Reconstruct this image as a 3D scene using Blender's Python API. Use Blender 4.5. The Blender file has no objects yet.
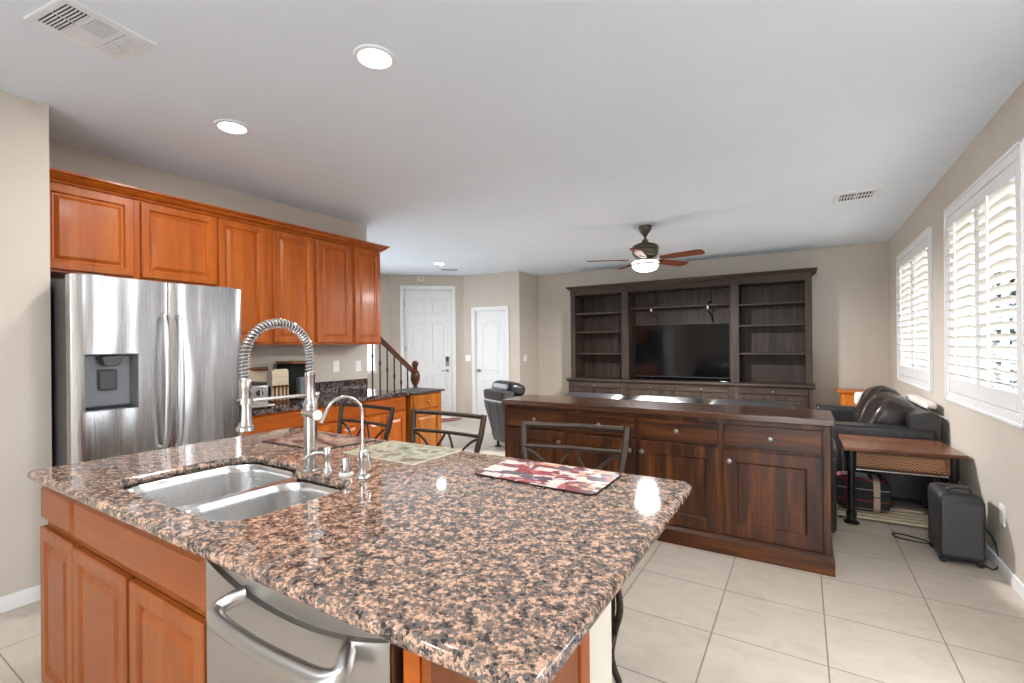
import bpy, bmesh, math, random
from mathutils import Vector, Matrix
random.seed(7)
PI = math.pi
SC = bpy.context.scene
COL = SC.collection

# ------------------------------------------------------------------ camera
F_PX, YAW, ROLL = 470.0, math.atan(290 / 470.0), 0.0089
cam = bpy.data.cameras.new('camera')
cam.sensor_width = 36.0
cam.lens = F_PX * 36.0 / 1024.0
cam.shift_y = 4.6 / 1024.0
cam.clip_start = 0.02
co = bpy.data.objects.new('camera', cam)
COL.objects.link(co)
fw = Vector((-math.sin(YAW), math.cos(YAW), 0))
rt = Vector((math.cos(YAW), math.sin(YAW), 0))
up = Vector((0, 0, 1))
m = Matrix((rt, up, -fw)).transposed()
co.matrix_world = Matrix.Translation((0, 0, 1.37)) @ m.to_4x4() @ Matrix.Rotation(-ROLL, 4, 'Z')
SC.camera = co

# ------------------------------------------------------------------ world, exposure
W = bpy.data.worlds.new('daylight')
SC.world = W
W.use_nodes = True
bg = W.node_tree.nodes['Background']
bg.inputs[0].default_value = (0.90, 0.96, 1.0, 1)
bg.inputs[1].default_value = 8.0
SC.view_settings.view_transform = 'Standard'
SC.view_settings.look = 'None'
SC.view_settings.gamma = 1.0
SC.view_settings.use_curve_mapping = False
SC.view_settings.exposure = 0.62
SC.cycles.use_denoising = True
SC.cycles.max_bounces = 10
SC.cycles.diffuse_bounces = 6
SC.cycles.transparent_max_bounces = 16
SC.cycles.sample_clamp_indirect = 6.0
SC.cycles.caustics_reflective = False
SC.cycles.caustics_refractive = False


def lamp(name, kind, loc, energy, color=(1, 0.98, 0.96), size=0.15, rot=(0, 0, 0), spread=None):
    l = bpy.data.lights.new(name, kind)
    l.energy = energy
    l.color = color
    if kind == 'AREA':
        l.shape = 'DISK'
        l.size = size
        if spread:
            l.spread = spread
    else:
        l.shadow_soft_size = size
    o = bpy.data.objects.new(name, l)
    o.location = loc
    o.rotation_euler = rot
    COL.objects.link(o)
    return o


LIGHTS = [(-1.705, 1.554), (-2.98, 1.568), (-5.054, 5.95)]          # in view
ADDED_LIGHTS = [(-1.7, -0.6), (-0.4, -0.6), (0.45, 2.3)]  # fill lamps added out of view to brighten the room, without fixtures
for (lx, ly), watt in zip(LIGHTS + ADDED_LIGHTS, (15, 10, 3.0, 8, 19, 11)):
    lamp('downlight_and_fill_lamp', 'AREA', (lx, ly, 2.715), watt, size=0.13)
lamp('fan_lamp', 'AREA', (-1.529, 5.419, 2.205), 118.0, size=0.2)


# ------------------------------------------------------------------ helpers
def lin(r, g, b):
    def f(c):
        c /= 255.0
        return c / 12.92 if c <= 0.04045 else ((c + 0.055) / 1.055) ** 2.4
    return (f(r), f(g), f(b), 1)


class NT:
    def __init__(s, name):
        s.m = bpy.data.materials.new(name)
        s.m.use_nodes = True
        s.t = s.m.node_tree
        s.b = s.t.nodes['Principled BSDF']
        s.out = s.t.nodes['Material Output']

    def n(s, typ, **kw):
        nd = s.t.nodes.new(typ)
        for k, v in kw.items():
            if k.startswith('i_'):
                key = k[2:]
                nd.inputs[int(key) if key.isdigit() else key.replace('_', ' ')].default_value = v
            else:
                setattr(nd, k, v)
        return nd

    def l(s, a, b):
        s.t.links.new(a, b)

    def coords(s, scale=(1, 1, 1), loc=(0, 0, 0), rot=(0, 0, 0)):
        tc = s.n('ShaderNodeTexCoord')
        mp = s.n('ShaderNodeMapping')
        mp.inputs['Scale'].default_value = scale
        mp.inputs['Location'].default_value = loc
        mp.inputs['Rotation'].default_value = rot
        s.l(tc.outputs['Object'], mp.inputs[0])
        return mp.outputs[0]

    def ramp(s, fac, stops, interp='LINEAR'):
        r = s.n('ShaderNodeValToRGB')
        e = r.color_ramp.elements
        r.color_ramp.interpolation = interp
        while len(e) < len(stops):
            e.new(0.5)
        for i, (p, c) in enumerate(stops):
            e[i].position = p
            e[i].color = c
        s.l(fac, r.inputs[0])
        return r.outputs[0]

    def bump(s, h, strength=0.1, dist=0.01):
        b = s.n('ShaderNodeBump')
        b.inputs['Strength'].default_value = strength
        b.inputs['Distance'].default_value = dist
        s.l(h, b.inputs['Height'])
        s.l(b.outputs[0], s.b.inputs['Normal'])
        return b

    def mix(s, fac, a, b, mode='MIX'):
        mx = s.n('ShaderNodeMix', data_type='RGBA', blend_type=mode)
        if isinstance(fac, (int, float)):
            mx.inputs[0].default_value = fac
        else:
            s.l(fac, mx.inputs[0])
        for i, v in ((6, a), (7, b)):
            if isinstance(v, tuple):
                mx.inputs[i].default_value = v
            else:
                s.l(v, mx.inputs[i])
        return mx.outputs[2]


def plain(name, col, rough=0.5, metal=0.0, var=0.06, vscale=12, coat=0.0, bump=0.0, bscale=120, spec=0.5):
    """base colour with a faint procedural mottling"""
    k = NT(name)
    no = k.n('ShaderNodeTexNoise', i_Scale=vscale, i_Detail=4.0)
    k.l(k.coords(), no.inputs['Vector'])
    d = tuple(c * (1 - var) for c in col[:3]) + (1,)
    u = tuple(min(1, c * (1 + var)) for c in col[:3]) + (1,)
    k.l(k.ramp(no.outputs[0], [(0.3, d), (0.7, u)]), k.b.inputs['Base Color'])
    k.b.inputs['Roughness'].default_value = rough
    k.b.inputs['Metallic'].default_value = metal
    k.b.inputs['Coat Weight'].default_value = coat
    k.b.inputs['Specular IOR Level'].default_value = spec
    if bump:
        n2 = k.n('ShaderNodeTexNoise', i_Scale=bscale, i_Detail=3.0)
        k.l(k.coords(), n2.inputs['Vector'])
        k.bump(n2.outputs[0], bump, 0.004)
    return k.m


def wood(name, dark, mid, light, axis='z', freq=14, rough=0.35, coat=0.0, contrast=0.25, stretch=14, bump=0.05):
    k = NT(name)
    sc = {'x': (freq / stretch, freq, freq), 'y': (freq, freq / stretch, freq), 'z': (freq, freq, freq / stretch)}[axis]
    v = k.coords(scale=sc)
    n1 = k.n('ShaderNodeTexNoise', i_Scale=1.0, i_Detail=6.0, i_Roughness=0.62, i_Distortion=0.6)
    k.l(v, n1.inputs['Vector'])
    v2 = k.coords(scale=tuple(q * 5 for q in sc))
    n2 = k.n('ShaderNodeTexNoise', i_Scale=1.0, i_Detail=3.0, i_Roughness=0.7)
    k.l(v2, n2.inputs['Vector'])
    base = k.ramp(n1.outputs[0], [(0.5 - contrast, dark), (0.5, mid), (0.5 + contrast, light)])
    fine = k.ramp(n2.outputs[0], [(0.35, (0.72, 0.72, 0.72, 1)), (0.6, (1, 1, 1, 1))])
    k.l(k.mix(0.6, base, fine, 'MULTIPLY'), k.b.inputs['Base Color'])
    k.b.inputs['Roughness'].default_value = rough
    k.b.inputs['Coat Weight'].default_value = coat
    k.b.inputs['Coat Roughness'].default_value = 0.15
    k.b.inputs['Specular IOR Level'].default_value = 0.28
    if bump:
        k.bump(n2.outputs[0], bump, 0.003)
    return k.m


def steel(name, col, rough=0.25, axis='z', wave=0.0, wscale=5):
    k = NT(name)
    sc = {'z': (220, 220, 2), 'x': (2, 220, 220), 'n': (60, 60, 60)}[axis]
    n1 = k.n('ShaderNodeTexNoise', i_Scale=1.0, i_Detail=2.0)
    k.l(k.coords(scale=sc), n1.inputs['Vector'])
    k.b.inputs['Base Color'].default_value = col
    k.b.inputs['Metallic'].default_value = 1.0
    mr = k.n('ShaderNodeMapRange')
    mr.inputs[3].default_value = max(0.02, rough - 0.05)
    mr.inputs[4].default_value = rough + 0.07
    k.l(n1.outputs[0], mr.inputs[0])
    k.l(mr.outputs[0], k.b.inputs['Roughness'])
    if wave:
        n2 = k.n('ShaderNodeTexNoise', i_Scale=1.0, i_Detail=1.0)
        k.l(k.coords(scale=(wscale, wscale, wscale * 0.16)), n2.inputs['Vector'])
        k.bump(n2.outputs[0], wave, 0.05)
    return k.m


def emis(name, col, strength):
    k = NT(name)
    k.b.inputs['Base Color'].default_value = (0.9, 0.9, 0.9, 1)
    k.b.inputs['Emission Color'].default_value = col
    k.b.inputs['Emission Strength'].default_value = strength
    return k.m


def glass_mat(name):
    k = NT(name)
    tr = k.n('ShaderNodeBsdfTransparent')
    gl = k.n('ShaderNodeBsdfGlossy')
    gl.inputs['Roughness'].default_value = 0.02
    lw = k.n('ShaderNodeLayerWeight')
    lw.inputs[0].default_value = 0.5
    pw = k.n('ShaderNodeMath', operation='POWER')
    k.l(lw.outputs['Facing'], pw.inputs[0])
    pw.inputs[1].default_value = 5.0
    ma = k.n('ShaderNodeMath', operation='MULTIPLY_ADD')
    k.l(pw.outputs[0], ma.inputs[0])
    ma.inputs[1].default_value = 0.7
    ma.inputs[2].default_value = 0.03
    mx = k.n('ShaderNodeMixShader')
    k.l(ma.outputs[0], mx.inputs[0])
    k.l(tr.outputs[0], mx.inputs[1])
    k.l(gl.outputs[0], mx.inputs[2])
    k.l(mx.outputs[0], k.out.inputs[0])
    return k.m


def granite(name, tan, brown, grey, dark, scale=75):
    k = NT(name)
    v0 = k.coords()
    nz = k.n('ShaderNodeTexNoise', i_Scale=scale * 1.3, i_Detail=2.0)
    k.l(v0, nz.inputs['Vector'])
    wv = k.n('ShaderNodeVectorMath', operation='MULTIPLY_ADD')
    k.l(nz.outputs[1], wv.inputs[0])
    wv.inputs[1].default_value = (0.012, 0.012, 0.012)
    k.l(v0, wv.inputs[2])
    vo = k.n('ShaderNodeTexVoronoi', i_Scale=scale)
    k.l(wv.outputs[0], vo.inputs['Vector'])
    sep = k.n('ShaderNodeSeparateColor')
    k.l(vo.outputs['Color'], sep.inputs[0])
    big = k.n('ShaderNodeTexNoise', i_Scale=scale * 0.24, i_Detail=3.0, i_Roughness=0.6)
    k.l(v0, big.inputs['Vector'])
    ad = k.n('ShaderNodeMath', operation='MULTIPLY_ADD')
    k.l(sep.outputs[0], ad.inputs[0])
    ad.inputs[1].default_value = 0.42
    k.l(big.outputs[0], ad.inputs[2])
    base = k.ramp(ad.outputs[0], [(0.50, dark), (0.60, grey), (0.69, grey), (0.76, brown), (0.84, tan), (0.98, tuple(min(1, c * 1.35) for c in tan[:3]) + (1,))])
    # fine dark and light specks
    n3 = k.n('ShaderNodeTexNoise', i_Scale=scale * 3.2, i_Detail=3.0, i_Roughness=0.75)
    k.l(v0, n3.inputs['Vector'])
    sp = k.ramp(n3.outputs[0], [(0.36, (0.2, 0.19, 0.19, 1)), (0.5, (0.9, 0.9, 0.9, 1)), (0.66, (1.5, 1.45, 1.4, 1))])
    k.l(k.mix(0.75, base, sp, 'MULTIPLY'), k.b.inputs['Base Color'])
    k.b.inputs['Roughness'].default_value = 0.05
    k.b.inputs['Specular IOR Level'].default_value = 0.55
    return k.m


M = {}
M['wall'] = plain('wall_paint', lin(199, 190, 179), 0.85, var=0.02, vscale=3, bump=0.12, bscale=90)
M['ceiling'] = plain('ceiling_paint', lin(228, 239, 252), 0.9, var=0.015, vscale=2, bump=0.15, bscale=70)
M['white'] = plain('white_trim_paint', lin(232, 232, 233), 0.4, var=0.01)
M['door_white'] = plain('white_door_paint', lin(226, 227, 229), 0.42, var=0.01)
M['cream'] = plain('cream_paint', lin(222, 217, 203), 0.6, var=0.01)
M['louver'] = plain('shutter_louver_paint', lin(218, 214, 205), 0.45, var=0.01)
M['vent_white'] = plain('vent_enamel', lin(232, 237, 245), 0.5, var=0.01)
M['glass'] = glass_mat('window_glass')
M['cab'] = wood('cherry_cabinet_wood', lin(136, 62, 14), lin(172, 86, 24), lin(192, 106, 38), 'z', 9, 0.36, 0.08, 0.3)
M['cab_x'] = wood('cherry_cabinet_wood_horizontal', lin(136, 62, 14), lin(172, 86, 24), lin(192, 106, 38), 'x', 9, 0.36, 0.08, 0.3)
M['cab_dark'] = wood('cabinet_shadow_wood', lin(60, 26, 10), lin(84, 40, 16), lin(98, 50, 22), 'z', 9, 0.45, 0, 0.3)
M['isl'] = wood('island_cabinet_wood', lin(116, 58, 20), lin(144, 76, 29), lin(160, 92, 42), 'z', 8, 0.38, 0.08, 0.35)
M['isl_x'] = wood('island_cabinet_wood_horizontal', lin(116, 58, 20), lin(144, 76, 29), lin(160, 92, 42), 'x', 8, 0.38, 0.08, 0.35)
M['oak'] = wood('honey_oak_wood', lin(122, 62, 10), lin(158, 90, 22), lin(180, 110, 36), 'z', 10, 0.33, 0.3, 0.28)
M['pine'] = wood('orange_pine_wood', lin(170, 88, 18), lin(206, 118, 32), lin(220, 138, 48), 'x', 10, 0.4, 0.2, 0.28)
M['walnut'] = wood('distressed_walnut_wood', lin(28, 14, 6), lin(66, 33, 12), lin(98, 54, 21), 'z', 16, 0.38, 0.1, 0.16, 14, 0.15)
M['walnut_x'] = wood('distressed_walnut_wood_horizontal', lin(28, 14, 6), lin(66, 33, 12), lin(98, 54, 21), 'x', 16, 0.38, 0.1, 0.16, 14, 0.15)
M['walnut_top'] = wood('walnut_top_board', lin(44, 25, 16), lin(78, 50, 34), lin(104, 72, 54), 'x', 13, 0.2, 0.5, 0.24, 16, 0.05)
M['grey_wood'] = wood('weathered_dark_wood', lin(34, 27, 23), lin(63, 52, 45), lin(86, 73, 63), 'z', 15, 0.5, 0.0, 0.25, 14, 0.12)
M['grey_wood_x'] = wood('weathered_dark_wood_horizontal', lin(34, 27, 23), lin(63, 52, 45), lin(86, 73, 63), 'x', 15, 0.5, 0.0, 0.25, 14, 0.12)
M['table_wood'] = wood('brown_table_wood', lin(84, 50, 32), lin(122, 78, 54), lin(146, 100, 74), 'x', 9, 0.25, 0.3, 0.25)
M['blade'] = wood('fan_blade_wood', lin(82, 40, 18), lin(122, 66, 34), lin(142, 84, 48), 'x', 10, 0.4, 0.1, 0.25)
M['rail_wood'] = wood('dark_stair_wood', lin(52, 26, 14), lin(88, 48, 28), lin(110, 66, 40), 'z', 14, 0.35, 0.2, 0.25)
M['granite'] = granite('brown_granite', lin(186, 152, 130), lin(142, 114, 98), lin(108, 101, 97), lin(58, 53, 52), 150)
M['dark_granite'] = granite('dark_granite', lin(116, 104, 98), lin(76, 66, 62), lin(52, 48, 48), lin(22, 20, 22), 110)
M['steel'] = steel('stainless_steel', (0.50, 0.50, 0.51, 1), 0.25, 'z', 0.5, 6)
M['steel_x'] = steel('stainless_steel_horizontal', (0.56, 0.55, 0.54, 1), 0.3, 'x')
M['steel_sink'] = steel('sink_steel', (0.66, 0.66, 0.66, 1), 0.24, 'x')
M['nickel'] = steel('brushed_nickel', (0.58, 0.56, 0.54, 1), 0.22, 'n')
M['chrome'] = steel('bright_chrome', (0.8, 0.8, 0.8, 1), 0.1, 'n')
M['fridge_side'] = plain('fridge_side_grey', lin(74, 75, 78), 0.42, 0.3, 0.03)
M['iron'] = plain('bronze_iron', lin(62, 50, 43), 0.36, 0.6, 0.08, 40)
M['bronze'] = plain('aged_bronze', lin(92, 84, 74), 0.38, 0.7, 0.08, 30)
M['black_metal'] = plain('black_metal', lin(28, 28, 30), 0.38, 0.4, 0.05)
M['black_plastic'] = plain('black_plastic', lin(36, 36, 38), 0.45, 0, 0.05, 30, bump=0.05)
M['dark_plastic'] = plain('dark_grey_plastic', lin(58, 59, 62), 0.4, 0, 0.04)
M['grey_plastic'] = plain('grey_plastic', lin(110, 112, 116), 0.35, 0.2, 0.03)
M['rubber'] = plain('black_rubber', lin(20, 20, 21), 0.6)
M['gap'] = plain('dark_gap', lin(14, 12, 11), 0.9)
M['leather'] = plain('black_leather', lin(32, 30, 33), 0.3, 0, 0.15, 14, bump=0.22, bscale=180)
M['leather_brown'] = plain('dark_brown_leather', lin(42, 34, 32), 0.27, 0, 0.2, 9, bump=0.25, bscale=120)
M['leather_grey'] = plain('charcoal_leather', lin(60, 58, 61), 0.36, 0, 0.1, 12, bump=0.2, bscale=160)
M['screen'] = plain('tv_screen', lin(8, 8, 10), 0.08, 0, 0.02)
M['seat_fabric'] = plain('brown_seat_fabric', lin(104, 78, 58), 0.8, 0, 0.12, 60)
M['red_rug'] = plain('red_rug_pile', lin(150, 92, 92), 0.95, 0, 0.15, 40, bump=0.3)
M['white_plastic'] = plain('white_plastic', lin(236, 235, 232), 0.35, 0, 0.01)
M['white_cloth'] = plain('white_cloth', lin(226, 220, 212), 0.9, 0, 0.05, 20)
M['knob'] = steel('pewter_knob', (0.30, 0.27, 0.25, 1), 0.36, 'n')
M['slat'] = wood('pale_slat_wood', lin(176, 158, 132), lin(206, 190, 164), lin(220, 206, 182), 'x', 12, 0.5, 0, 0.3)
M['light_on'] = emis('lamp_lens_glow', (1.0, 0.95, 0.88, 1), 14.0)
M['fan_glow'] = emis('fan_bowl_glow', (1.0, 0.93, 0.82, 1), 4.0)


def tile_mat():
    k = NT('floor_tile')
    tc = k.n('ShaderNodeTexCoord')
    mp = k.n('ShaderNodeMapping')
    mp.inputs['Location'].default_value = (-0.085, -2.845, 0)
    k.l(tc.outputs['Object'], mp.inputs[0])
    br = k.n('ShaderNodeTexBrick', offset=0.0, squash=1.0)
    br.inputs['Scale'].default_value = 1.0
    br.inputs['Brick Width'].default_value = 0.461
    br.inputs['Row Height'].default_value = 0.452
    br.inputs['Mortar Size'].default_value = 0.0032
    br.inputs['Mortar Smooth'].default_value = 0.15
    br.inputs['Bias'].default_value = 0.0
    br.inputs['Color1'].default_value = lin(192, 182, 170)
    br.inputs['Color2'].default_value = lin(186, 176, 163)
    br.inputs['Mortar'].default_value = lin(128, 117, 104)
    k.l(mp.outputs[0], br.inputs['Vector'])
    v = k.coords(scale=(3, 5, 3))
    n1 = k.n('ShaderNodeTexNoise', i_Scale=2.2, i_Detail=8.0, i_Roughness=0.65, i_Distortion=0.7)
    k.l(v, n1.inputs['Vector'])
    tint = k.ramp(n1.outputs[0], [(0.3, (0.86, 0.84, 0.82, 1)), (0.5, (0.98, 0.975, 0.97, 1)), (0.72, (1.07, 1.06, 1.05, 1))])
    k.l(k.mix(0.9, br.outputs[0], tint, 'MULTIPLY'), k.b.inputs['Base Color'])
    k.b.inputs['Roughness'].default_value = 0.36
    iv = k.n('ShaderNodeMath', operation='SUBTRACT')
    iv.inputs[0].default_value = 1.0
    k.l(br.outputs[1], iv.inputs[1])
    k.bump(iv.outputs[0], 0.25, 0.003)
    return k.m


M['tile'] = tile_mat()


def plaid_mat():
    k = NT('plaid_fabric')
    tc = k.n('ShaderNodeTexCoord')
    sx = k.n('ShaderNodeSeparateXYZ')
    k.l(tc.outputs['Object'], sx.inputs[0])

    def stripe(out, freq, stops):
        a = k.n('ShaderNodeMath', operation='MULTIPLY')
        k.l(out, a.inputs[0])
        a.inputs[1].default_value = freq
        f = k.n('ShaderNodeMath', operation='FRACT')
        k.l(a.outputs[0], f.inputs[0])
        return k.ramp(f.outputs[0], stops, 'CONSTANT')
    K = lin(34, 33, 36)
    a = stripe(sx.outputs[0], 3.0, [(0.0, K), (0.22, lin(170, 150, 130)), (0.34, K), (0.68, lin(92, 34, 34)), (0.72, K)])
    b = stripe(sx.outputs[2], 6.5, [(0.0, K), (0.2, lin(150, 140, 130)), (0.24, K), (0.62, lin(120, 40, 40)), (0.68, K)])
    k.l(k.mix(1.0, a, b, 'LIGHTEN'), k.b.inputs['Base Color'])
    k.b.inputs['Roughness'].default_value = 0.9
    return k.m


M['plaid'] = plaid_mat()


def patches_mat(name, cols, sx, sy, seed=0.0, cell='SQUARE'):
    """placemat print: big blocky or cloudy patches of colour"""
    k = NT(name)
    v = k.coords(scale=(sx, sy, 1), loc=(seed, seed * 0.7, 0))
    n1 = k.n('ShaderNodeTexNoise', i_Scale=1.0, i_Detail=2.0, i_Distortion=0.3)
    k.l(v, n1.inputs['Vector'])
    if cell == 'SQUARE':
        ck = k.n('ShaderNodeTexVoronoi', distance='CHEBYCHEV', i_Scale=1.1)
        k.l(v, ck.inputs['Vector'])
        s = k.n('ShaderNodeSeparateColor')
        k.l(ck.outputs['Color'], s.inputs[0])
        mm = k.n('ShaderNodeMath', operation='MULTIPLY_ADD')
        k.l(s.outputs[0], mm.inputs[0])
        mm.inputs[1].default_value = 0.72
        nm = k.n('ShaderNodeMath', operation='MULTIPLY')
        k.l(n1.outputs[0], nm.inputs[0])
        nm.inputs[1].default_value = 0.22
        k.l(nm.outputs[0], mm.inputs[2])
        sub = k.n('ShaderNodeMath', operation='SUBTRACT')
        k.l(mm.outputs[0], sub.inputs[0])
        sub.inputs[1].default_value = -0.03
        f = sub.outputs[0]
    else:
        f = n1.outputs[0]
    n = len(cols)
    k.l(k.ramp(f, [((0.25 + 0.5 * i / max(1, n - 1)) if cell == 'SQUARE' else (0.36 + 0.28 * i / max(1, n - 1)), c) for i, c in enumerate(cols)], 'CONSTANT' if cell == 'SQUARE' else 'LINEAR'), k.b.inputs['Base Color'])
    k.b.inputs['Roughness'].default_value = 0.35
    return k.m


M['mat_red'] = patches_mat('placemat_print_red', [lin(214, 198, 190), lin(140, 52, 62), lin(220, 206, 196), lin(92, 62, 78), lin(172, 84, 84), lin(218, 204, 194), lin(120, 46, 58), lin(206, 160, 130), lin(96, 84, 92)], 13, 22, 3.1)
M['mat_green'] = patches_mat('placemat_print_green', [lin(88, 92, 74), lin(140, 140, 116), lin(178, 174, 150), lin(140, 130, 108), lin(104, 92, 74)], 11, 14, 1.3, 'CLOUD')
M['mat_rose'] = patches_mat('placemat_print_rose', [lin(70, 46, 44), lin(120, 90, 86), lin(140, 112, 104), lin(168, 152, 128), lin(84, 58, 56)], 8, 13, 5.7, 'CLOUD')


def rattan_mat():
    k = NT('woven_rattan')
    v = k.coords(scale=(26, 26, 34))
    w1 = k.n('ShaderNodeTexWave', wave_type='BANDS', bands_direction='DIAGONAL', i_Scale=0.9, i_Distortion=2.0, i_Detail=1.0)
    k.l(v, w1.inputs['Vector'])
    w2 = k.n('ShaderNodeTexWave', wave_type='BANDS', bands_direction='Z', i_Scale=0.7, i_Distortion=1.0)
    k.l(v, w2.inputs['Vector'])
    f = k.mix(0.5, w1.outputs[0], w2.outputs[0])
    k.l(k.ramp(f, [(0.2, lin(56, 32, 16)), (0.5, lin(140, 94, 58)), (0.8, lin(186, 136, 92))]), k.b.inputs['Base Color'])
    k.b.inputs['Roughness'].default_value = 0.55
    k.bump(f, 0.5, 0.004)
    return k.m


M['rattan'] = rattan_mat()


class MB:
    """collects shapes; build() links them as ONE mesh object"""

    def __init__(s):
        s.v = []
        s.f = []
        s.sharp = 38

    def add(s, vs, fs):
        o = len(s.v)
        s.v += [tuple(p) for p in vs]
        s.f += [tuple(i + o for i in f) for f in fs]
        return s

    def box(s, x0, x1, y0, y1, z0, z1):
        vs = [(x, y, z) for z in (z0, z1) for y in (y0, y1) for x in (x0, x1)]
        return s.add(vs, [(0, 2, 3, 1), (4, 5, 7, 6), (0, 1, 5, 4), (2, 6, 7, 3), (0, 4, 6, 2), (1, 3, 7, 5)])

    def loft(s, loops, cap0=True, cap1=True, closed=False):
        n = len(loops[0])
        vs = [p for lp in loops for p in lp]
        fs = []
        L = len(loops)
        for i in range(L if closed else L - 1):
            a, b = i * n, ((i + 1) % L) * n
            for j in range(n):
                k2 = (j + 1) % n
                fs.append((a + j, a + k2, b + k2, b + j))
        if not closed:
            if cap0:
                fs.append(tuple(range(n - 1, -1, -1)))
            if cap1:
                fs.append(tuple(range((L - 1) * n, L * n)))
        return s.add(vs, fs)

    def tube(s, pts, r, seg=10, closed=False, flat=1.0):
        P = [Vector(p) for p in pts]
        n = len(P)
        rr = r if isinstance(r, (list, tuple)) else [r] * n
        T = []
        for i in range(n):
            a = P[(i - 1) % n] if (closed or i > 0) else P[i]
            b = P[(i + 1) % n] if (closed or i < n - 1) else P[i]
            T.append((b - a).normalized())
        ref = Vector((0, 0, 1)) if abs(T[0].z) < 0.9 else Vector((1, 0, 0))
        N = (ref - T[0] * ref.dot(T[0])).normalized()
        loops = []
        for i in range(n):
            N = (N - T[i] * N.dot(T[i])).normalized()
            B = T[i].cross(N)
            loops.append([P[i] + N * (rr[i] * math.cos(2 * PI * j / seg)) + B * (rr[i] * flat * math.sin(2 * PI * j / seg)) for j in range(seg)])
        return s.loft(loops, closed=closed)

    def lathe(s, prof, c=(0, 0, 0), seg=24, axis='z', cap=True):
        loops = []
        for (r, h) in prof:
            lp = []
            for j in range(seg):
                a = 2 * PI * j / seg
                x, y = r * math.cos(a), r * math.sin(a)
                if axis == 'z':
                    lp.append((c[0] + x, c[1] + y, c[2] + h))
                elif axis == 'y':
                    lp.append((c[0] + x, c[1] + h, c[2] - y))
                else:
                    lp.append((c[0] + h, c[1] + x, c[2] + y))
            loops.append(lp)
        return s.loft(loops, cap, cap)

    def prism(s, outline, z0, z1):
        return s.loft([[(x, y, z0) for x, y in outline], [(x, y, z1) for x, y in outline]])

    def prism_y(s, outline, y0, y1):
        """outline in x,z"""
        return s.loft([[(x, y0, z) for x, z in outline], [(x, y1, z) for x, z in outline]])

    def prism_x(s, outline, x0, x1):
        """outline in y,z"""
        return s.loft([[(x0, y, z) for y, z in outline], [(x1, y, z) for y, z in outline]])

    def panel(s, x0, x1, z0, z1, y, loops):
        """nested rectangles facing -y: (inset, forward)"""
        L = []
        s.sharp = 7
        for (i, d) in loops:
            L.append([(x0 + i, y - d, z0 + i), (x1 - i, y - d, z0 + i), (x1 - i, y - d, z1 - i), (x0 + i, y - d, z1 - i)])
        return s.loft(L)

    def cushion(s, c, size, e=0.45, nu=28, nv=14, rot=None, e2=None):
        """superellipsoid pillow"""
        e2 = e2 or e

        def sg(x, p):
            return math.copysign(abs(x) ** p, x)
        R = rot or Matrix.Identity(3)
        loops = []
        for i in range(nv + 1):
            ph = -PI / 2 + PI * i / nv
            ph = max(-PI / 2 + 0.02, min(PI / 2 - 0.02, ph))
            lp = []
            for j in range(nu):
                th = 2 * PI * j / nu
                q = Vector((size[0] / 2 * sg(math.cos(ph), e2) * sg(math.cos(th), e),
                            size[1] / 2 * sg(math.cos(ph), e2) * sg(math.sin(th), e),
                            size[2] / 2 * sg(math.sin(ph), e2)))
                lp.append(tuple(R @ q + Vector(c)))
            loops.append(lp)
        return s.loft(loops)

    def build(s, name, mat, parent=None, off=(0, 0, 0), bevel=0.0, seg=2, subsurf=0):
        me = bpy.data.meshes.new(name)
        me.from_pydata([(x - off[0], y - off[1], z - off[2]) for x, y, z in s.v], [], s.f)
        bm = bmesh.new()
        bm.from_mesh(me)
        bmesh.ops.recalc_face_normals(bm, faces=bm.faces)
        bm.to_mesh(me)
        bm.free()
        for p in me.polygons:
            p.use_smooth = True
        me.set_sharp_from_angle(angle=math.radians(s.sharp))
        me.materials.append(mat)
        o = bpy.data.objects.new(name, me)
        COL.objects.link(o)
        if parent:
            o.parent = parent
        if bevel:
            b = o.modifiers.new('edge_bevel', 'BEVEL')
            b.width = bevel
            b.segments = seg
            b.limit_method = 'ANGLE'
            b.angle_limit = math.radians(40)
        if subsurf:
            q = o.modifiers.new('smooth', 'SUBSURF')
            q.levels = subsurf
            q.render_levels = subsurf
        return o


LOC = {}


def thing(name, label, cat, loc=(0, 0, 0), rz=0.0, group=None):
    o = bpy.data.objects.new(name, None)
    o.empty_display_size = 0.1
    COL.objects.link(o)
    o.location = loc
    o.rotation_euler = (0, 0, rz)
    o['label'] = label
    o['category'] = cat
    if group:
        o['group'] = group
    LOC[o.name] = (Vector(loc), rz)
    return o


def part(name, mb, mat, parent, label=None, bevel=0.0, local=None, subsurf=0, seg=2):
    """shapes given in world coordinates when the parent is an unrotated thing, else in its own frame"""
    off = (0, 0, 0)
    if parent.name in LOC and local is not True:
        p, rz = LOC[parent.name]
        if rz == 0.0 or local is False:
            off = tuple(p)
    elif parent.name not in LOC and local is not True:
        g = parent.parent
        if g and g.name in LOC and LOC[g.name][1] == 0.0:
            off = tuple(LOC[g.name][0])
    o = mb.build(name, mat, parent, off, bevel, seg, subsurf)
    if label:
        o['label'] = label
    return o


def solo(name, mb, mat, label, cat, base=(0, 0, 0), group=None, bevel=0.0, subsurf=0):
    o = mb.build(name, mat, None, base, bevel, 2, subsurf)
    o.location = base
    o['label'] = label
    o['category'] = cat
    if group:
        o['group'] = group
    return o


def struct(name, mb, mat, bevel=0.0):
    o = mb.build(name, mat, None, (0, 0, 0), bevel)
    o['kind'] = 'structure'
    return o


def dup(root, loc, rz, label, group=None):
    r = root.copy()
    COL.objects.link(r)
    r.location = loc
    r.rotation_euler = (0, 0, rz)
    r['label'] = label
    if group:
        r['group'] = group
    for ch in list(root.children):
        c = ch.copy()
        COL.objects.link(c)
        c.parent = r
        for g in list(ch.children):
            d = g.copy()
            COL.objects.link(d)
            d.parent = c
    return r


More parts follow.
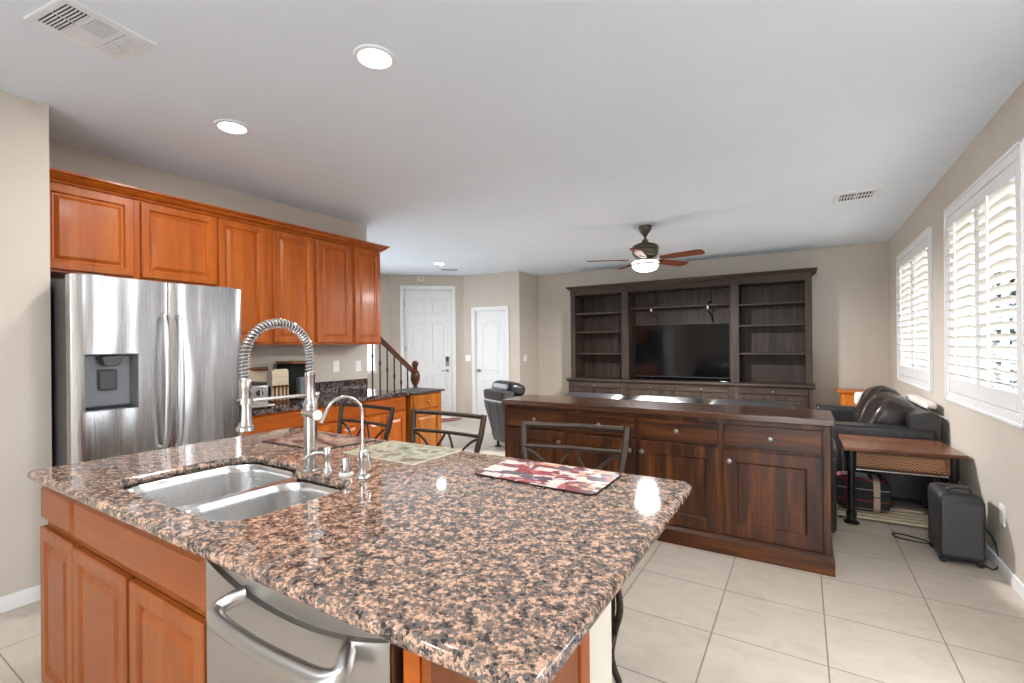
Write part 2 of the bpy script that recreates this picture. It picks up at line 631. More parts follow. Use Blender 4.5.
def rrect(x0, x1, y0, y1, r, n=6):
    rs = r if isinstance(r, (list, tuple)) else [r] * 4
    out = []
    for (cx, cy, a0, q) in ((x1 - rs[0], y0 + rs[0], -PI / 2, rs[0]), (x1 - rs[1], y1 - rs[1], 0, rs[1]), (x0 + rs[2], y1 - rs[2], PI / 2, rs[2]), (x0 + rs[3], y0 + rs[3], PI, rs[3])):
        for i in range(n + 1):
            a = a0 + PI / 2 * i / n
            out.append((cx + q * math.cos(a), cy + q * math.sin(a)))
    return out


def spline(pts, n=8):
    """Catmull-Rom through the points"""
    P = [Vector(p) for p in pts]
    out = []
    for i in range(len(P) - 1):
        p0 = P[i - 1] if i else P[i] * 2 - P[i + 1]
        p3 = P[i + 2] if i + 2 < len(P) else P[i + 1] * 2 - P[i]
        p1, p2 = P[i], P[i + 1]
        for j in range(n):
            t = j / n
            out.append(0.5 * ((2 * p1) + (p2 - p0) * t + (2 * p0 - 5 * p1 + 4 * p2 - p3) * t * t + (3 * p1 - p0 - 3 * p2 + p3) * t ** 3))
    out.append(P[-1])
    return [tuple(q) for q in out]


RAISED = [(0, 0), (0, 0.016), (0.004, 0.020), (0.046, 0.020), (0.050, 0.0165), (0.056, 0.008), (0.064, 0.0075), (0.086, 0.0185)]
SLAB = [(0, 0), (0, 0.010), (0.013, 0.020)]
FLAT_PANEL = [(0, 0), (0, 0.018), (0.003, 0.020), (0.075, 0.020), (0.080, 0.017), (0.086, 0.009)]

# ================================================================== the shell
H = 2.74
XR, YB, XK, XL = 1.0, 8.1, -4.175, -3.575
FD0, FD1, CL1 = (-6.62, 6.33), (-5.554, 7.235), (-4.387, 7.376)


def seg_wall(p0, p1, z0, z1, t=0.12, mb=None):
    """wall box between two plan points, thickness to the left of p0->p1"""
    mb = mb or MB()
    d = Vector((p1[0] - p0[0], p1[1] - p0[1], 0)).normalized()
    nrm = Vector((-d.y, d.x, 0)) * t
    a, b = Vector((p0[0], p0[1], 0)), Vector((p1[0], p1[1], 0))
    o = [(a.x, a.y), (b.x, b.y), (b.x + nrm.x, b.y + nrm.y), (a.x + nrm.x, a.y + nrm.y)]
    return mb.prism(o, z0, z1)


struct('floor', MB().box(-7.0, 1.12, -3.3, 8.3, -0.1, 0.0), M['tile'])
struct('ceiling', MB().box(-7.0, 1.12, -3.3, 8.3, H, H + 0.1), M['ceiling'])
# right wall with its openings: two shuttered windows and an unseen patio door added for daylight
WIN = [(3.545, 4.965, 0.984, 2.351), (5.635, 7.205, 0.995, 2.335)]
ADDED_PATIO = (1.5, 2.4, 0.0, 2.3)
mb = MB()
ops = [ADDED_PATIO] + WIN
ys = -3.2
for (a, b, z0, z1) in ops:
    mb.box(XR, XR + 0.14, ys, a, 0, H)
    if z0 > 0:
        mb.box(XR, XR + 0.14, a, b, 0, z0)
    mb.box(XR, XR + 0.14, a, b, z1, H)
    ys = b
mb.box(XR, XR + 0.14, ys, YB + 0.14, 0, H)
struct('wall_right', mb, M['wall'])
struct('wall_far', MB().box(CL1[0] - 0.1, XR, YB, YB + 0.12, 0, H), M['wall'])
struct('wall_closet_return', MB().box(CL1[0] - 0.12, CL1[0], CL1[1], YB + 0.12, 0, H), M['wall'])
struct('wall_kitchen', MB().box(XK - 0.13, XK, 0.80, 3.66, 0, H), M['wall'])
struct('wall_left', MB().box(XL - 0.75, XL, -3.2, 0.883, 0, H), M['wall'])
# entry walls: door openings cut out
ux, uy = FD1[0] - FD0[0], FD1[1] - FD0[1]
fl = math.hypot(ux, uy)
ux, uy = ux / fl, uy / fl


def fdp(k):
    return (FD0[0] + ux * k, FD0[1] + uy * k)


FDO = (0.262, 1.182, 2.475)
mb = seg_wall(fdp(0), fdp(FDO[0]), 0, H)
seg_wall(fdp(FDO[1]), fdp(fl), 0, H, mb=mb)
seg_wall(fdp(FDO[0]), fdp(FDO[1]), FDO[2], H, mb=mb)
struct('wall_entry', mb, M['wall'])
cx_, cy_ = CL1[0] - FD1[0], CL1[1] - FD1[1]
cl = math.hypot(cx_, cy_)
cx_, cy_ = cx_ / cl, cy_ / cl


def clp(k):
    return (FD1[0] + cx_ * k, FD1[1] + cy_ * k)


CLO = (0.24, 0.905, 2.055)
mb = seg_wall(clp(0), clp(CLO[0]), 0, H)
seg_wall(clp(CLO[1]), clp(cl), 0, H, mb=mb)
seg_wall(clp(CLO[0]), clp(CLO[1]), CLO[2], H, mb=mb)
struct('wall_closet', mb, M['wall'])
# stairwell outer wall with a blind-covered window, widened out of view for more daylight
SW = (3.6, 5.95, 0.95, 2.3)
mb = MB().box(-6.74, -6.62, 1.5, SW[0], 0, H).box(-6.74, -6.62, SW[1], 6.4, 0, H).box(-6.74, -6.62, SW[0], SW[1], 0, SW[2]).box(-6.74, -6.62, SW[0], SW[1], SW[3], H)
struct('wall_stair', mb, M['wall'])
struct('wall_stair_end', MB().box(-6.62, XK - 0.13, 1.4, 1.5, 0, H), M['wall'])
# back of the kitchen behind the viewpoint, with a garden window added as a daylight source
BWN = (-1.2, 0.8, 0.1, 2.35)
mb = MB().box(XL, BWN[0], -3.2, -3.08, 0, H).box(BWN[1], XR, -3.2, -3.08, 0, H).box(BWN[0], BWN[1], -3.2, -3.08, 0, BWN[2]).box(BWN[0], BWN[1], -3.2, -3.08, BWN[3], H)
struct('wall_behind', mb, M['wall'])

# baseboards
struct('baseboard_right', MB().box(XR - 0.013, XR, 3.30, YB, 0, 0.075), M['white'], 0.004)
struct('baseboard_far', MB().box(CL1[0], XR - 0.013, YB - 0.013, YB, 0, 0.085), M['white'], 0.004)
struct('baseboard_left', MB().box(XL, XL + 0.014, -3.0, 0.883, 0, 0.085), M['white'], 0.004)
mb = seg_wall(fdp(FDO[1] + 0.09), fdp(fl), 0, 0.085, -0.013)
seg_wall(clp(0), clp(CLO[0] - 0.07), 0, 0.085, -0.013, mb)
seg_wall(clp(CLO[1] + 0.07), clp(cl), 0, 0.085, -0.013, mb)
struct('baseboard_entry', mb, M['white'], 0.004)
# outside: patio paving, a block wall and a house front that show between the louvers
struct('patio_ground', MB().box(1.14, 14, -8, 45, -0.12, -0.06), plain('patio_concrete', lin(112, 111, 112), 0.8))
struct('garden_wall', MB().box(4.4, 4.6, 3.4, 45, -0.06, 2.7), plain('neighbour_stucco', lin(104, 105, 120), 0.9, 0, 0.12, 1.2))


# ------------------------------------------------------------------ windows with plantation shutters
def shutter_window(idx, oy0, oy1, oz0, oz1):
    mb = MB()
    f = 0.075
    for (a, b, c, d) in ((oy0 - f, oy0, oz0 - f, oz1 + f), (oy1, oy1 + f, oz0 - f, oz1 + f), (oy0, oy1, oz0 - f, oz0), (oy0, oy1, oz1, oz1 + f)):
        mb.box(XR - 0.018, XR, a, b, c, d)
    # raised outer lip of the frame
    for (a, b, c, d) in ((oy0 - f, oy0 - f + 0.022, oz0 - f, oz1 + f), (oy1 + f - 0.022, oy1 + f, oz0 - f, oz1 + f), (oy0 - f, oy1 + f, oz0 - f, oz0 - f + 0.022), (oy0 - f, oy1 + f, oz1 + f - 0.022, oz1 + f)):
        mb.box(XR - 0.026, XR - 0.018, a, b, c, d)
    # jamb lining
    for (a, b, c, d) in ((oy0, oy0 + 0.012, oz0, oz1), (oy1 - 0.012, oy1, oz0, oz1), (oy0, oy1, oz0, oz0 + 0.012), (oy0, oy1, oz1 - 0.012, oz1)):
        mb.box(XR, XR + 0.13, a, b, c, d)
    w = struct('window_%d' % idx, mb, M['white'], 0.004)
    sash = MB()
    for (a, b, c, d) in ((oy0 + .012, oy0 + .05, oz0 + .012, oz1 - .012), (oy1 - .05, oy1 - .012, oz0 + .012, oz1 - .012), (oy0 + .012, oy1 - .012, oz0 + .012, oz0 + .05), (oy0 + .012, oy1 - .012, oz1 - .05, oz1 - .012), ((oy0 + oy1) / 2 - .02, (oy0 + oy1) / 2 + .02, oz0 + .012, oz1 - .012)):
        sash.box(XR + 0.105, XR + 0.13, a, b, c, d)
    part('window_sash', sash, M['white'], w)
    part('window_pane', MB().box(XR + 0.114, XR + 0.118, oy0 + .04, oy1 - .04, oz0 + .04, oz1 - .04), M['glass'], w)
    mid = (oy0 + oy1) / 2
    for (a, b) in ((oy0 + 0.004, mid - 0.002), (mid + 0.002, oy1 - 0.004)):
        st, rl_b, rl_t = 0.045, 0.105, 0.085
        p = MB()
        x0, x1 = XR - 0.014, XR + 0.012
        p.box(x0, x1, a, a + st, oz0 + .004, oz1 - .004).box(x0, x1, b - st, b, oz0 + .004, oz1 - .004)
        p.box(x0, x1, a + st, b - st, oz0 + .004, oz0 + rl_b).box(x0, x1, a + st, b - st, oz1 - rl_t, oz1 - .004)
        sp = part('shutter_frame', p, M['white'], w, bevel=0.003)
        z0, z1 = oz0 + rl_b, oz1 - rl_t
        n = 17
        pitch = (z1 - z0) / n
        lv = MB()
        an = math.radians(20)
        hw = 0.043
        for i in range(n):
            zc = z0 + pitch * (i + 0.5)
            prof = []
            for kk in range(10):
                t = 2 * PI * kk / 10
                ex, ez = hw * math.cos(t), 0.0055 * math.sin(t)
                # outer edge (towards +x) lower
                prof.append((XR - 0.001 + ex * math.cos(an) + ez * math.sin(an), zc - ex * math.sin(an) + ez * math.cos(an)))
            lv.prism_y(prof, a + st + 0.002, b - st - 0.002)
        part('shutter_louvers', lv, M['louver'], sp, local=True)
        rd = MB().box(XR - 0.056, XR - 0.045, (a + b) / 2 - 0.007, (a + b) / 2 + 0.007, z0 + 0.03, z1 - 0.02)
        part('tilt_rod', rd, M['white'], sp, local=True)
    return w


shutter_window(1, *WIN[0])
shutter_window(2, *WIN[1])

# stair window with a horizontal blind
mb = MB()
for (a, b, c, d) in ((SW[0] - .05, SW[0], SW[2] - .05, SW[3] + .05), (SW[1], SW[1] + .05, SW[2] - .05, SW[3] + .05), (SW[0], SW[1], SW[2] - .05, SW[2]), (SW[0], SW[1], SW[3], SW[3] + .05)):
    mb.box(-6.62, -6.60, a, b, c, d)
w3 = struct('window_3', mb, M['white'])
part('window_pane', MB().box(-6.70, -6.695, *SW[:2], *SW[2:]), M['glass'], w3)
bl = MB()
for i in range(20):
    zc = SW[2] + 0.03 + i * (SW[3] - SW[2] - 0.04) / 20
    bl.loft([[(-6.665, y, zc + 0.018), (-6.665, y, zc + 0.021), (-6.625, y, zc + 0.003), (-6.625, y, zc)] for y in (SW[0] + .01, SW[1] - .01)])
part('window_blind', bl, M['white'], w3)
# garden window behind the viewpoint and the patio door on the right: both added out of view to bring daylight in
mb = MB()
for (a, b, c, d) in ((BWN[0], BWN[0] + .05, BWN[2], BWN[3]), (BWN[1] - .05, BWN[1], BWN[2], BWN[3]), (BWN[0], BWN[1], BWN[2], BWN[2] + .05), (BWN[0], BWN[1], BWN[3] - .05, BWN[3]), (-.23, -.17, BWN[2], BWN[3])):
    mb.box(a, b, -3.17, -3.10, c, d)
w4 = struct('window_4', mb, M['white'])
part('window_pane', MB().box(BWN[0] + .04, BWN[1] - .04, -3.14, -3.135, BWN[2] + .04, BWN[3] - .04), M['glass'], w4)
mb = MB()
pm = (ADDED_PATIO[0] + ADDED_PATIO[1]) / 2
for (a, b, c, d) in ((ADDED_PATIO[0], ADDED_PATIO[0] + .07, 0, ADDED_PATIO[3]), (ADDED_PATIO[1] - .07, ADDED_PATIO[1], 0, ADDED_PATIO[3]), (ADDED_PATIO[0], ADDED_PATIO[1], 0, .06), (ADDED_PATIO[0], ADDED_PATIO[1], ADDED_PATIO[3] - .07, ADDED_PATIO[3]), (pm - .05, pm + .05, 0, ADDED_PATIO[3])):
    mb.box(XR + 0.03, XR + 0.11, a, b, c, d)
d3 = struct('added_door_3', mb, M['white'])
part('door_pane', MB().box(XR + 0.06, XR + 0.065, ADDED_PATIO[0] + .06, ADDED_PATIO[1] - .06, .05, ADDED_PATIO[3] - .06), M['glass'], d3)


# ------------------------------------------------------------------ doors
def put(o, p, ang):
    o.location = (p[0], p[1], 0)
    o.rotation_euler = (0, 0, ang)


def casing(w, h, f, t=0.018):
    mb = MB()
    for (a, b, c, d) in ((-f, 0, 0, h + f), (w, w + f, 0, h + f), (0, w, h, h + f)):
        mb.box(a, b, -t, 0.0, c, d)
    for (a, b, c, d) in ((-f, -f + .02, 0, h + f), (w + f - .02, w + f, 0, h + f), (-f, w + f, h + f - .02, h + f)):
        mb.box(a, b, -t - .008, -t, c, d)
    for (a, b, c, d) in ((0, .015, 0, h), (w - .015, w, 0, h), (0, w, h - .015, h)):
        mb.box(a, b, 0.0, 0.12, c, d)
    for (a, b, c, d) in ((.015, .045, 0, h - .015), (w - .045, w - .015, 0, h - .015), (.015, w - .015, h - .045, h - .015)):
        mb.box(a, b, 0.072, 0.118, c, d)
    return mb


ang1 = math.atan2(uy, ux)
D1 = casing(FDO[1] - FDO[0], FDO[2], 0.06).build('door_1', M['white'], None, bevel=0.003)
D1['kind'] = 'structure'
put(D1, fdp(FDO[0]), ang1)
w, h = FDO[1] - FDO[0] - 0.036, FDO[2] - 0.024
lf = MB().box(0.018, 0.018 + w, 0.03, 0.07, 0.006, h)
for cx0 in (0.12, 0.52):
    for (za, zb) in ((0.22, 0.86), (1.03, 1.86), (1.98, 2.30)):
        x0 = 0.018 + cx0 * w / 0.92
        lf.panel(x0, x0 + 0.30, za, zb, 0.0301, [(0, 0.0), (0.004, 0.008), (0.022, 0.006), (0.034, -0.004), (0.05, -0.003), (0.075, 0.006)])
L1 = part('door_leaf', lf, M['door_white'], D1, local=True)
hx = 0.018 + w - 0.085
part('door_keypad', MB().box(hx - .033, hx + .033, 0.008, 0.03, 1.085, 1.18), M['dark_plastic'], L1, 'black keypad', 0.008, True)
part('deadbolt', MB().box(hx - .033, hx + .033, 0.006, 0.03, .995, 1.084), M['knob'], L1, 'satin deadbolt plate', 0.008, True)
hd = MB().lathe([(0.028, 0.03), (0.028, 0.018), (0.012, 0.016), (0.010, -0.02)], (hx, 0, 0.91), 16, 'y')
hd.tube([(hx, -0.016, .91), (hx - .05, -0.022, .908), (hx - .115, -0.02, .905)], 0.009, 8)
part('door_handle', hd, M['knob'], L1, 'satin lever handle', 0, True)
hg = MB()
for z in (0.3, 1.35, 2.2):
    hg.box(0.006, 0.026, 0.018, 0.032, z - .05, z + .05)
part('door_hinges', hg, M['knob'], L1, 'satin hinges', 0, True)
part('peephole', MB().lathe([(0.008, 0.03), (0.008, 0.026)], (0.018 + w / 2, 0, 1.52), 12, 'y'), M['knob'], L1, None, 0, True)

ang2 = math.atan2(cy_, cx_)
D2 = casing(CLO[1] - CLO[0], CLO[2], 0.06).build('door_2', M['white'], None, bevel=0.003)
D2['kind'] = 'structure'
put(D2, clp(CLO[0]), ang2)
w, h = CLO[1] - CLO[0] - 0.036, CLO[2] - 0.024
lf = MB().box(0.018, 0.018 + w, 0.03, 0.065, 0.006, h)


def arch_panel(mb, x0, x1, z0, z1, rise, y):
    mb.sharp = 7

    def loop(i, d):
        a, b, c = x0 + i, x1 - i, z0 + i
        pts = [(a, y - d, c), (b, y - d, c)]
        for kk in range(13):
            t = 1 - kk / 12
            x = a + (b - a) * t
            zz = z1 - i + rise * (0.5 - 0.5 * math.cos(2 * PI * t)) * (1 if True else 0)
            pts.append((x, y - d, zz))
        return pts
    mb.loft([loop(i, d) for i, d in ((0, 0), (.004, .007), (.018, .006), (.03, -.004), (.045, -.003), (.07, .006))])


arch_panel(lf, 0.018 + 0.11, 0.018 + w - 0.11, 0.86, 1.80, 0.07, 0.0301)
arch_panel(lf, 0.018 + 0.11, 0.018 + w - 0.11, 0.2, 0.74, 0.0, 0.0301)
L2 = part('door_leaf', lf, M['door_white'], D2, local=True)
hd = MB().lathe([(0.03, 0.03), (0.03, 0.02), (0.012, 0.016), (0.012, -0.01), (0.026, -0.02), (0.028, -0.035), (0.018, -0.046)], (0.018 + 0.06, 0, 0.91), 16, 'y')
part('door_knob', hd, M['knob'], L2, 'satin door knob', 0, True)
hg = MB()
for z in (0.25, 1.02, 1.80):
    hg.box(0.018 + w - .006, 0.018 + w + .014, 0.018, 0.032, z - .045, z + .045)
part('door_hinges', hg, M['knob'], L2, 'satin hinges', 0, True)


# small wall things
def plate(name, label, cat, p, ang, w=0.075, h=0.118, kind='switch', group=None):
    t = thing(name, label, cat, p, ang if ang else 1e-6, group)
    part('cover_plate', MB().panel(-w / 2, w / 2, -h / 2, h / 2, 0, [(0, -.001), (0, .003), (.004, .006)]), M['white_plastic'], t, local=True)
    if kind == 'switch':
        n = max(1, round(w / 0.06) - 0)
        n = 2 if w > 0.1 else 1
        for i in range(n):
            cx0 = (i - (n - 1) / 2) * 0.05
            part('rocker', MB().panel(cx0 - .016, cx0 + .016, -.032, .032, -.006, [(0, -.001), (0, .002), (.002, .004)]), M['white_plastic'], t, local=True)
    else:
        for zz in (-.02, .02):
            k = MB().panel(-.016, .016, zz - .014, zz + .014, -.006, [(0, -.001), (0, .001), (.002, .002)])
            part('socket', k, M['white'], t, local=True)
    return t


p = clp(0.094)
plate('light_switch', 'white double light switch between the front door and the arched closet door', 'switch', (p[0], p[1], 1.15), ang2, 0.115, 0.118)
plate('light_switch', 'white double light switch on the wall corner right of the closet door', 'switch', (CL1[0] + 0.001, 7.573, 1.146), PI / 2, 0.115, 0.118)
plate('wall_outlet', 'white outlet plate left on the backsplash wall, nearer the refrigerator', 'outlet', (XK + 0.001, 3.235, 1.175), PI / 2, kind='outlet')
plate('light_switch', 'white single switch plate at the right end of the backsplash wall', 'switch', (XK + 0.001, 3.523, 1.165), PI / 2)
plate('wall_outlet', 'white outlet low on the window wall behind the black shredder', 'outlet', (XR - 0.001, 3.871, 0.35), -PI / 2, kind='outlet')
p = fdp(0.592)
t = thing('door_chime', 'small beige chime box above the white front door', 'chime', (p[0], p[1], 2.663), ang1)
part('chime_box', MB().panel(-.07, .07, -.05, .05, 0, [(0, -.001), (0, .035), (.006, .04)]), M['cream'], t, local=True)
gr = MB()
for i in range(4):
    gr.box(-.04, .04, -.043, -.04, -.028 + i * .018, -.022 + i * .018)
part('chime_grille', gr, M['wall'], t, local=True)

# ------------------------------------------------------------------ ceiling fittings
lt = ['bright recessed ceiling light above the middle of the kitchen island', 'bright recessed ceiling light nearer the cherry wall cabinets', 'small recessed ceiling light by the front door entry']
for i, (lx, ly) in enumerate(LIGHTS):
    if i == 0:
        t0 = thing('recessed_light', lt[0], 'ceiling light', (lx, ly, H), 0.0, 'recessed ceiling lights')
        part('trim_ring', MB().lathe([(0.075, -0.001), (0.098, -0.001), (0.096, -0.008), (0.079, -0.012), (0.075, -0.010), (0.075, -0.001)], (lx, ly, H), 32, cap=False), M['vent_white'], t0)
        part('lens', MB().lathe([(0.001, -0.004), (0.074, -0.004), (0.074, -0.008), (0.001, -0.009)], (lx, ly, H), 32), M['light_on'], t0, 'glowing white lens')
    else:
        dup(t0, (lx, ly, H), 0, lt[i])

# big register above the kitchen: square louvered face
t = thing('ceiling_vent', 'large white ceiling register at upper left with two grille banks', 'vent', (-2.585, 0.78, H), math.radians(188))
fr = MB().panel(-.155, .155, -.165, .165, 0, [(0, 0), (0, .004), (.006, .007), (.025, .007), (.03, .005)])
o = part('register_frame', fr, M['vent_white'], t, local=True)
o.rotation_euler = (PI / 2, 0, 0)   # its face looks down
for (a, b, c, d, kind) in ((-.11, -.005, .06, .135, 0), (.005, .11, .06, .135, 0), (-.11, .01, -.045, .04, 1), (-.11, -.005, -.135, -.065, 2), (.005, .11, -.135, -.065, 2)):
    k = MB().box(a, b, c, d, -0.0065, -0.0055)
    part('grille_opening', k, M['gap'] if kind < 1 else M['grey_plastic'], t, local=True)
    s2 = MB()
    n = 6 if kind != 1 else 10
    if kind == 1:
        for i in range(n):
            y = c + (d - c) * (i + .5) / n
            s2.box(a, b, y - .0025, y + .0025, -.009, -.0065)
    else:
        for i in range(n):
            y = c + (d - c) * (i + .5) / n
            s2.box(a, b, y - (.0022 if kind == 0 else .0042), y + (.0022 if kind == 0 else .0042), -.011, -.0065)
    part('grille_slats', s2, M['vent_white'], t, local=True)

t = thing('ceiling_vent', 'flat two-bank ceiling register near the shuttered windows', 'vent', (0.437, 5.40, H), 1e-6)
fr = MB().panel(-.18, .18, -.19, .19, 0, [(0, 0), (0, .005), (.01, .009), (.05, .009), (.053, .006)])
o = part('register_frame', fr, M['vent_white'], t, local=True)
o.rotation_euler = (PI / 2, 0, 0)
for (a, b) in ((-.125, -.006), (.006, .125)):
    for (c, d) in ((-.10, -.02), (.02, .10)):
        part('grille_opening', MB().box(a, b, c, d, -.0075, -.006), M['gap'], t, local=True)
        s2 = MB()
        for i in range(5):
            x = a + (b - a) * (i + .5) / 5
            s2.box(x - .005, x + .005, c, d, -.011, -.0075)
        part('grille_slats', s2, M['vent_white'], t, local=True)
t = thing('ceiling_vent', 'tiny slotted ceiling register by the entry light', 'vent', (-5.32, 6.52, H), math.radians(40))
fr = MB().panel(-.17, .17, -.09, .09, 0, [(0, 0), (0, .005), (.012, .008), (.02, .006)])
o = part('register_frame', fr, M['vent_white'], t, local=True)
o.rotation_euler = (PI / 2, 0, 0)
s2 = MB()
for i in range(5):
    s2.box(-.14, .14, -.064 + i * .029, -.052 + i * .029, -.0085, -.006)
part('grille_slots', s2, M['grey_plastic'], t, local=True)

# ------------------------------------------------------------------ ceiling fan
FX, FY = -1.529, 5.419
t = thing('ceiling_fan', 'five-bladed bronze ceiling fan with a glowing bowl light', 'ceiling fan', (FX, FY, H))
c = (FX, FY, 0)
part('canopy', MB().lathe([(0.02, 2.62), (0.035, 2.645), (0.06, 2.675), (0.072, 2.705), (0.072, 2.738), (0.01, 2.739)], c, 24), M['bronze'], t)
part('downrod', MB().lathe([(0.014, 2.555), (0.014, 2.64)], c, 12), M['bronze'], t)
part('motor_housing', MB().lathe([(0.03, 2.58), (0.036, 2.56), (0.04, 2.548), (0.085, 2.535), (0.135, 2.515), (0.15, 2.49), (0.15, 2.47), (0.142, 2.465), (0.142, 2.455), (0.148, 2.45), (0.14, 2.41), (0.115, 2.385), (0.075, 2.375), (0.075, 2.345), (0.13, 2.338), (0.13, 2.325)], c, 32), M['bronze'], t)
part('light_bowl', MB().lathe([(0.138, 2.33), (0.15, 2.318), (0.152, 2.29), (0.14, 2.262), (0.12, 2.238), (0.08, 2.22), (0.01, 2.212)], c, 32), M['fan_glow'], t, 'glowing white glass bowl')
part('light_ring', MB().lathe([(0.152, 2.300), (0.157, 2.296), (0.157, 2.286), (0.151, 2.282)], c, 32, cap=False), M['bronze'], t)
for k in range(5):
    a = math.radians(-11 + 72 * k)
    R = Matrix.Rotation(a, 3, 'Z')
    tilt = Matrix.Rotation(math.radians(-13), 3, 'X')
    prof = [(0.185, -.045), (0.30, -.058), (0.60, -.066), (0.645, -.060), (0.665, -.04), (0.668, 0), (0.665, .04), (0.645, .060), (0.60, .066), (0.30, .058), (0.185, .045)]
    lp = []
    for dz in (-.004, .004):
        lp.append([tuple(R @ (tilt @ Vector((0, y, dz)) + Vector((x, 0, 2.352))) + Vector((FX, FY, 0))) for x, y in prof])
    bld = part('fan_blade', MB().loft(lp), M['blade'], t, 'brown wooden blade')
    br = [(0.10, -.016), (0.17, -.014), (0.20, -.036), (0.25, -.03), (0.275, 0), (0.25, .03), (0.20, .036), (0.17, .014), (0.10, .016)]
    lp = []
    for dz in (-.0105, -.0045):
        lp.append([tuple(R @ (tilt @ Vector((0, y, dz)) + Vector((x, 0, 2.352))) + Vector((FX, FY, 0))) for x, y in br])
    part('blade_bracket', MB().loft(lp), M['bronze'], bld, 'bronze bracket')

# ================================================================== kitchen wall run (fronts face +X: local x runs along world Y)
KR = PI / 2


def kthing(name, label, cat, xf, y0, z0=0.0, group=None):
    return thing(name, label, cat, (xf, y0, z0), KR, group)


# upper cabinets: front plane X = -3.845 (door faces), boxes behind
XU = -3.865
UD = XU - XK - 0.002     # depth
uppers = [
    (0.895, 1.905, 1.845, [(0.012, 0.473), (0.516, 1.003)], 'short two-door cherry cabinet mounted above the refrigerator'),
    (1.905, 2.318, 1.400, [(0.008, 0.372)], 'tall single-door cherry wall cabinet right beside the refrigerator cabinet'),
    (2.318, 3.197, 1.400, [(0.040, 0.425), (0.463, 0.857)], 'two-door cherry wall cabinet in the middle of the backsplash run'),
    (3.197, 3.570, 1.400, [(0.024, 0.357)], 'end cherry wall cabinet nearest the front door'),
]
for (y0, y1, zb, doors, lab) in uppers:
    L = y1 - y0
    t = kthing('wall_cabinet', lab, 'cabinet', XU, y0, zb, 'cherry wall cabinets')
    hh = 2.395 - zb
    part('cabinet_body', MB().box(0.001, L - 0.001, 0, UD, 0, hh), M['cab'], t, bevel=0.002)
    for (a, b) in doors:
        part('door', MB().panel(a, b, 0.018, hh - 0.012, -0.001, RAISED), M['cab'], t)
cr = MB()
prof = [(0.0, 2.395), (0.012, 2.395), (0.016, 2.405), (0.03, 2.412), (0.05, 2.432), (0.062, 2.445), (0.07, 2.447), (0.07, 2.458), (0.0, 2.458)]
A = [(XU + d, 0.884, z) for d, z in prof]
B_ = [(XU + d, 3.572 + d, z) for d, z in prof]
C_ = [(XK + 0.002, 3.572 + d, z) for d, z in prof]
cr.loft([A, B_, C_])
cr.box(XK + 0.002, XU, 0.89, 3.572, 2.3955, 2.41)
solo('crown_moulding', cr, M['cab_x'], 'cherry crown moulding along the top of the wall cabinets', 'moulding', (XU, 2.2, 2.395))

# ---- refrigerator
XF = -3.32
FY0, FW, FH = 0.897, 0.906, 1.785
t = kthing('refrigerator', 'stainless French-door refrigerator with an ice and water dispenser', 'refrigerator', XF, FY0)
part('cabinet_body', MB().box(0.004, FW - 0.004, 0.085, 0.78, 0.03, FH - 0.02), M['fridge_side'], t, 'dark grey side panels', 0.006)
part('hinge_cover', MB().box(0.03, 0.16, 0.02, 0.16, FH - 0.02, FH + 0.005), M['grey_plastic'], t, None, 0.006)
part('hinge_cover', MB().box(FW - 0.16, FW - 0.03, 0.02, 0.16, FH - 0.02, FH + 0.005), M['grey_plastic'], t, None, 0.006)


def bowed_door(x0, x1, z0, z1, bow, th=0.075, hole=None):
    """slab whose face bulges towards -y, with an optional rectangular recess"""
    xs = sorted(set([x0 + (x1 - x0) * i / 14 for i in range(15)] + (list(hole[:2]) if hole else [])))
    zs = sorted(set([z0, z1] + (list(hole[2:]) if hole else [])))
    mb = MB()

    def fy(x):
        u = (x - x0) / (x1 - x0) * 2 - 1
        edge = min((x - x0), (x1 - x)) / 0.018
        return -bow * (1 - u * u) - 0.0 + (0.012 * (1 - min(1, edge)) ** 2)
    idx = {}
    for i, x in enumerate(xs):
        for j, z in enumerate(zs):
            idx[i, j] = len(mb.v)
            mb.v.append((x, fy(x), z))
    for i in range(len(xs) - 1):
        for j in range(len(zs) - 1):
            if hole and xs[i] >= hole[0] - 1e-6 and xs[i + 1] <= hole[1] + 1e-6 and zs[j] >= hole[2] - 1e-6 and zs[j + 1] <= hole[3] + 1e-6:
                continue
            mb.f.append((idx[i, j], idx[i + 1, j], idx[i + 1, j + 1], idx[i, j + 1]))
    # sides and back
    n = len(xs)
    for z in (z0, z1):
        o = len(mb.v)
        for x in xs:
            mb.v.append((x, fy(x), z))
        mb.v.append((x1, th, z))
        mb.v.append((x0, th, z))
        mb.f.append(tuple(range(o, o + n + 2)))
    for x in (x0, x1):
        o = len(mb.v)
        mb.v += [(x, fy(x), z0), (x, th, z0), (x, th, z1), (x, fy(x), z1)]
        mb.f.append((o, o + 1, o + 2, o + 3))
    o = len(mb.v)
    mb.v += [(x0, th, z0), (x1, th, z0), (x1, th, z1), (x0, th, z1)]
    mb.f.append((o, o + 1, o + 2, o + 3))
    return mb, fy


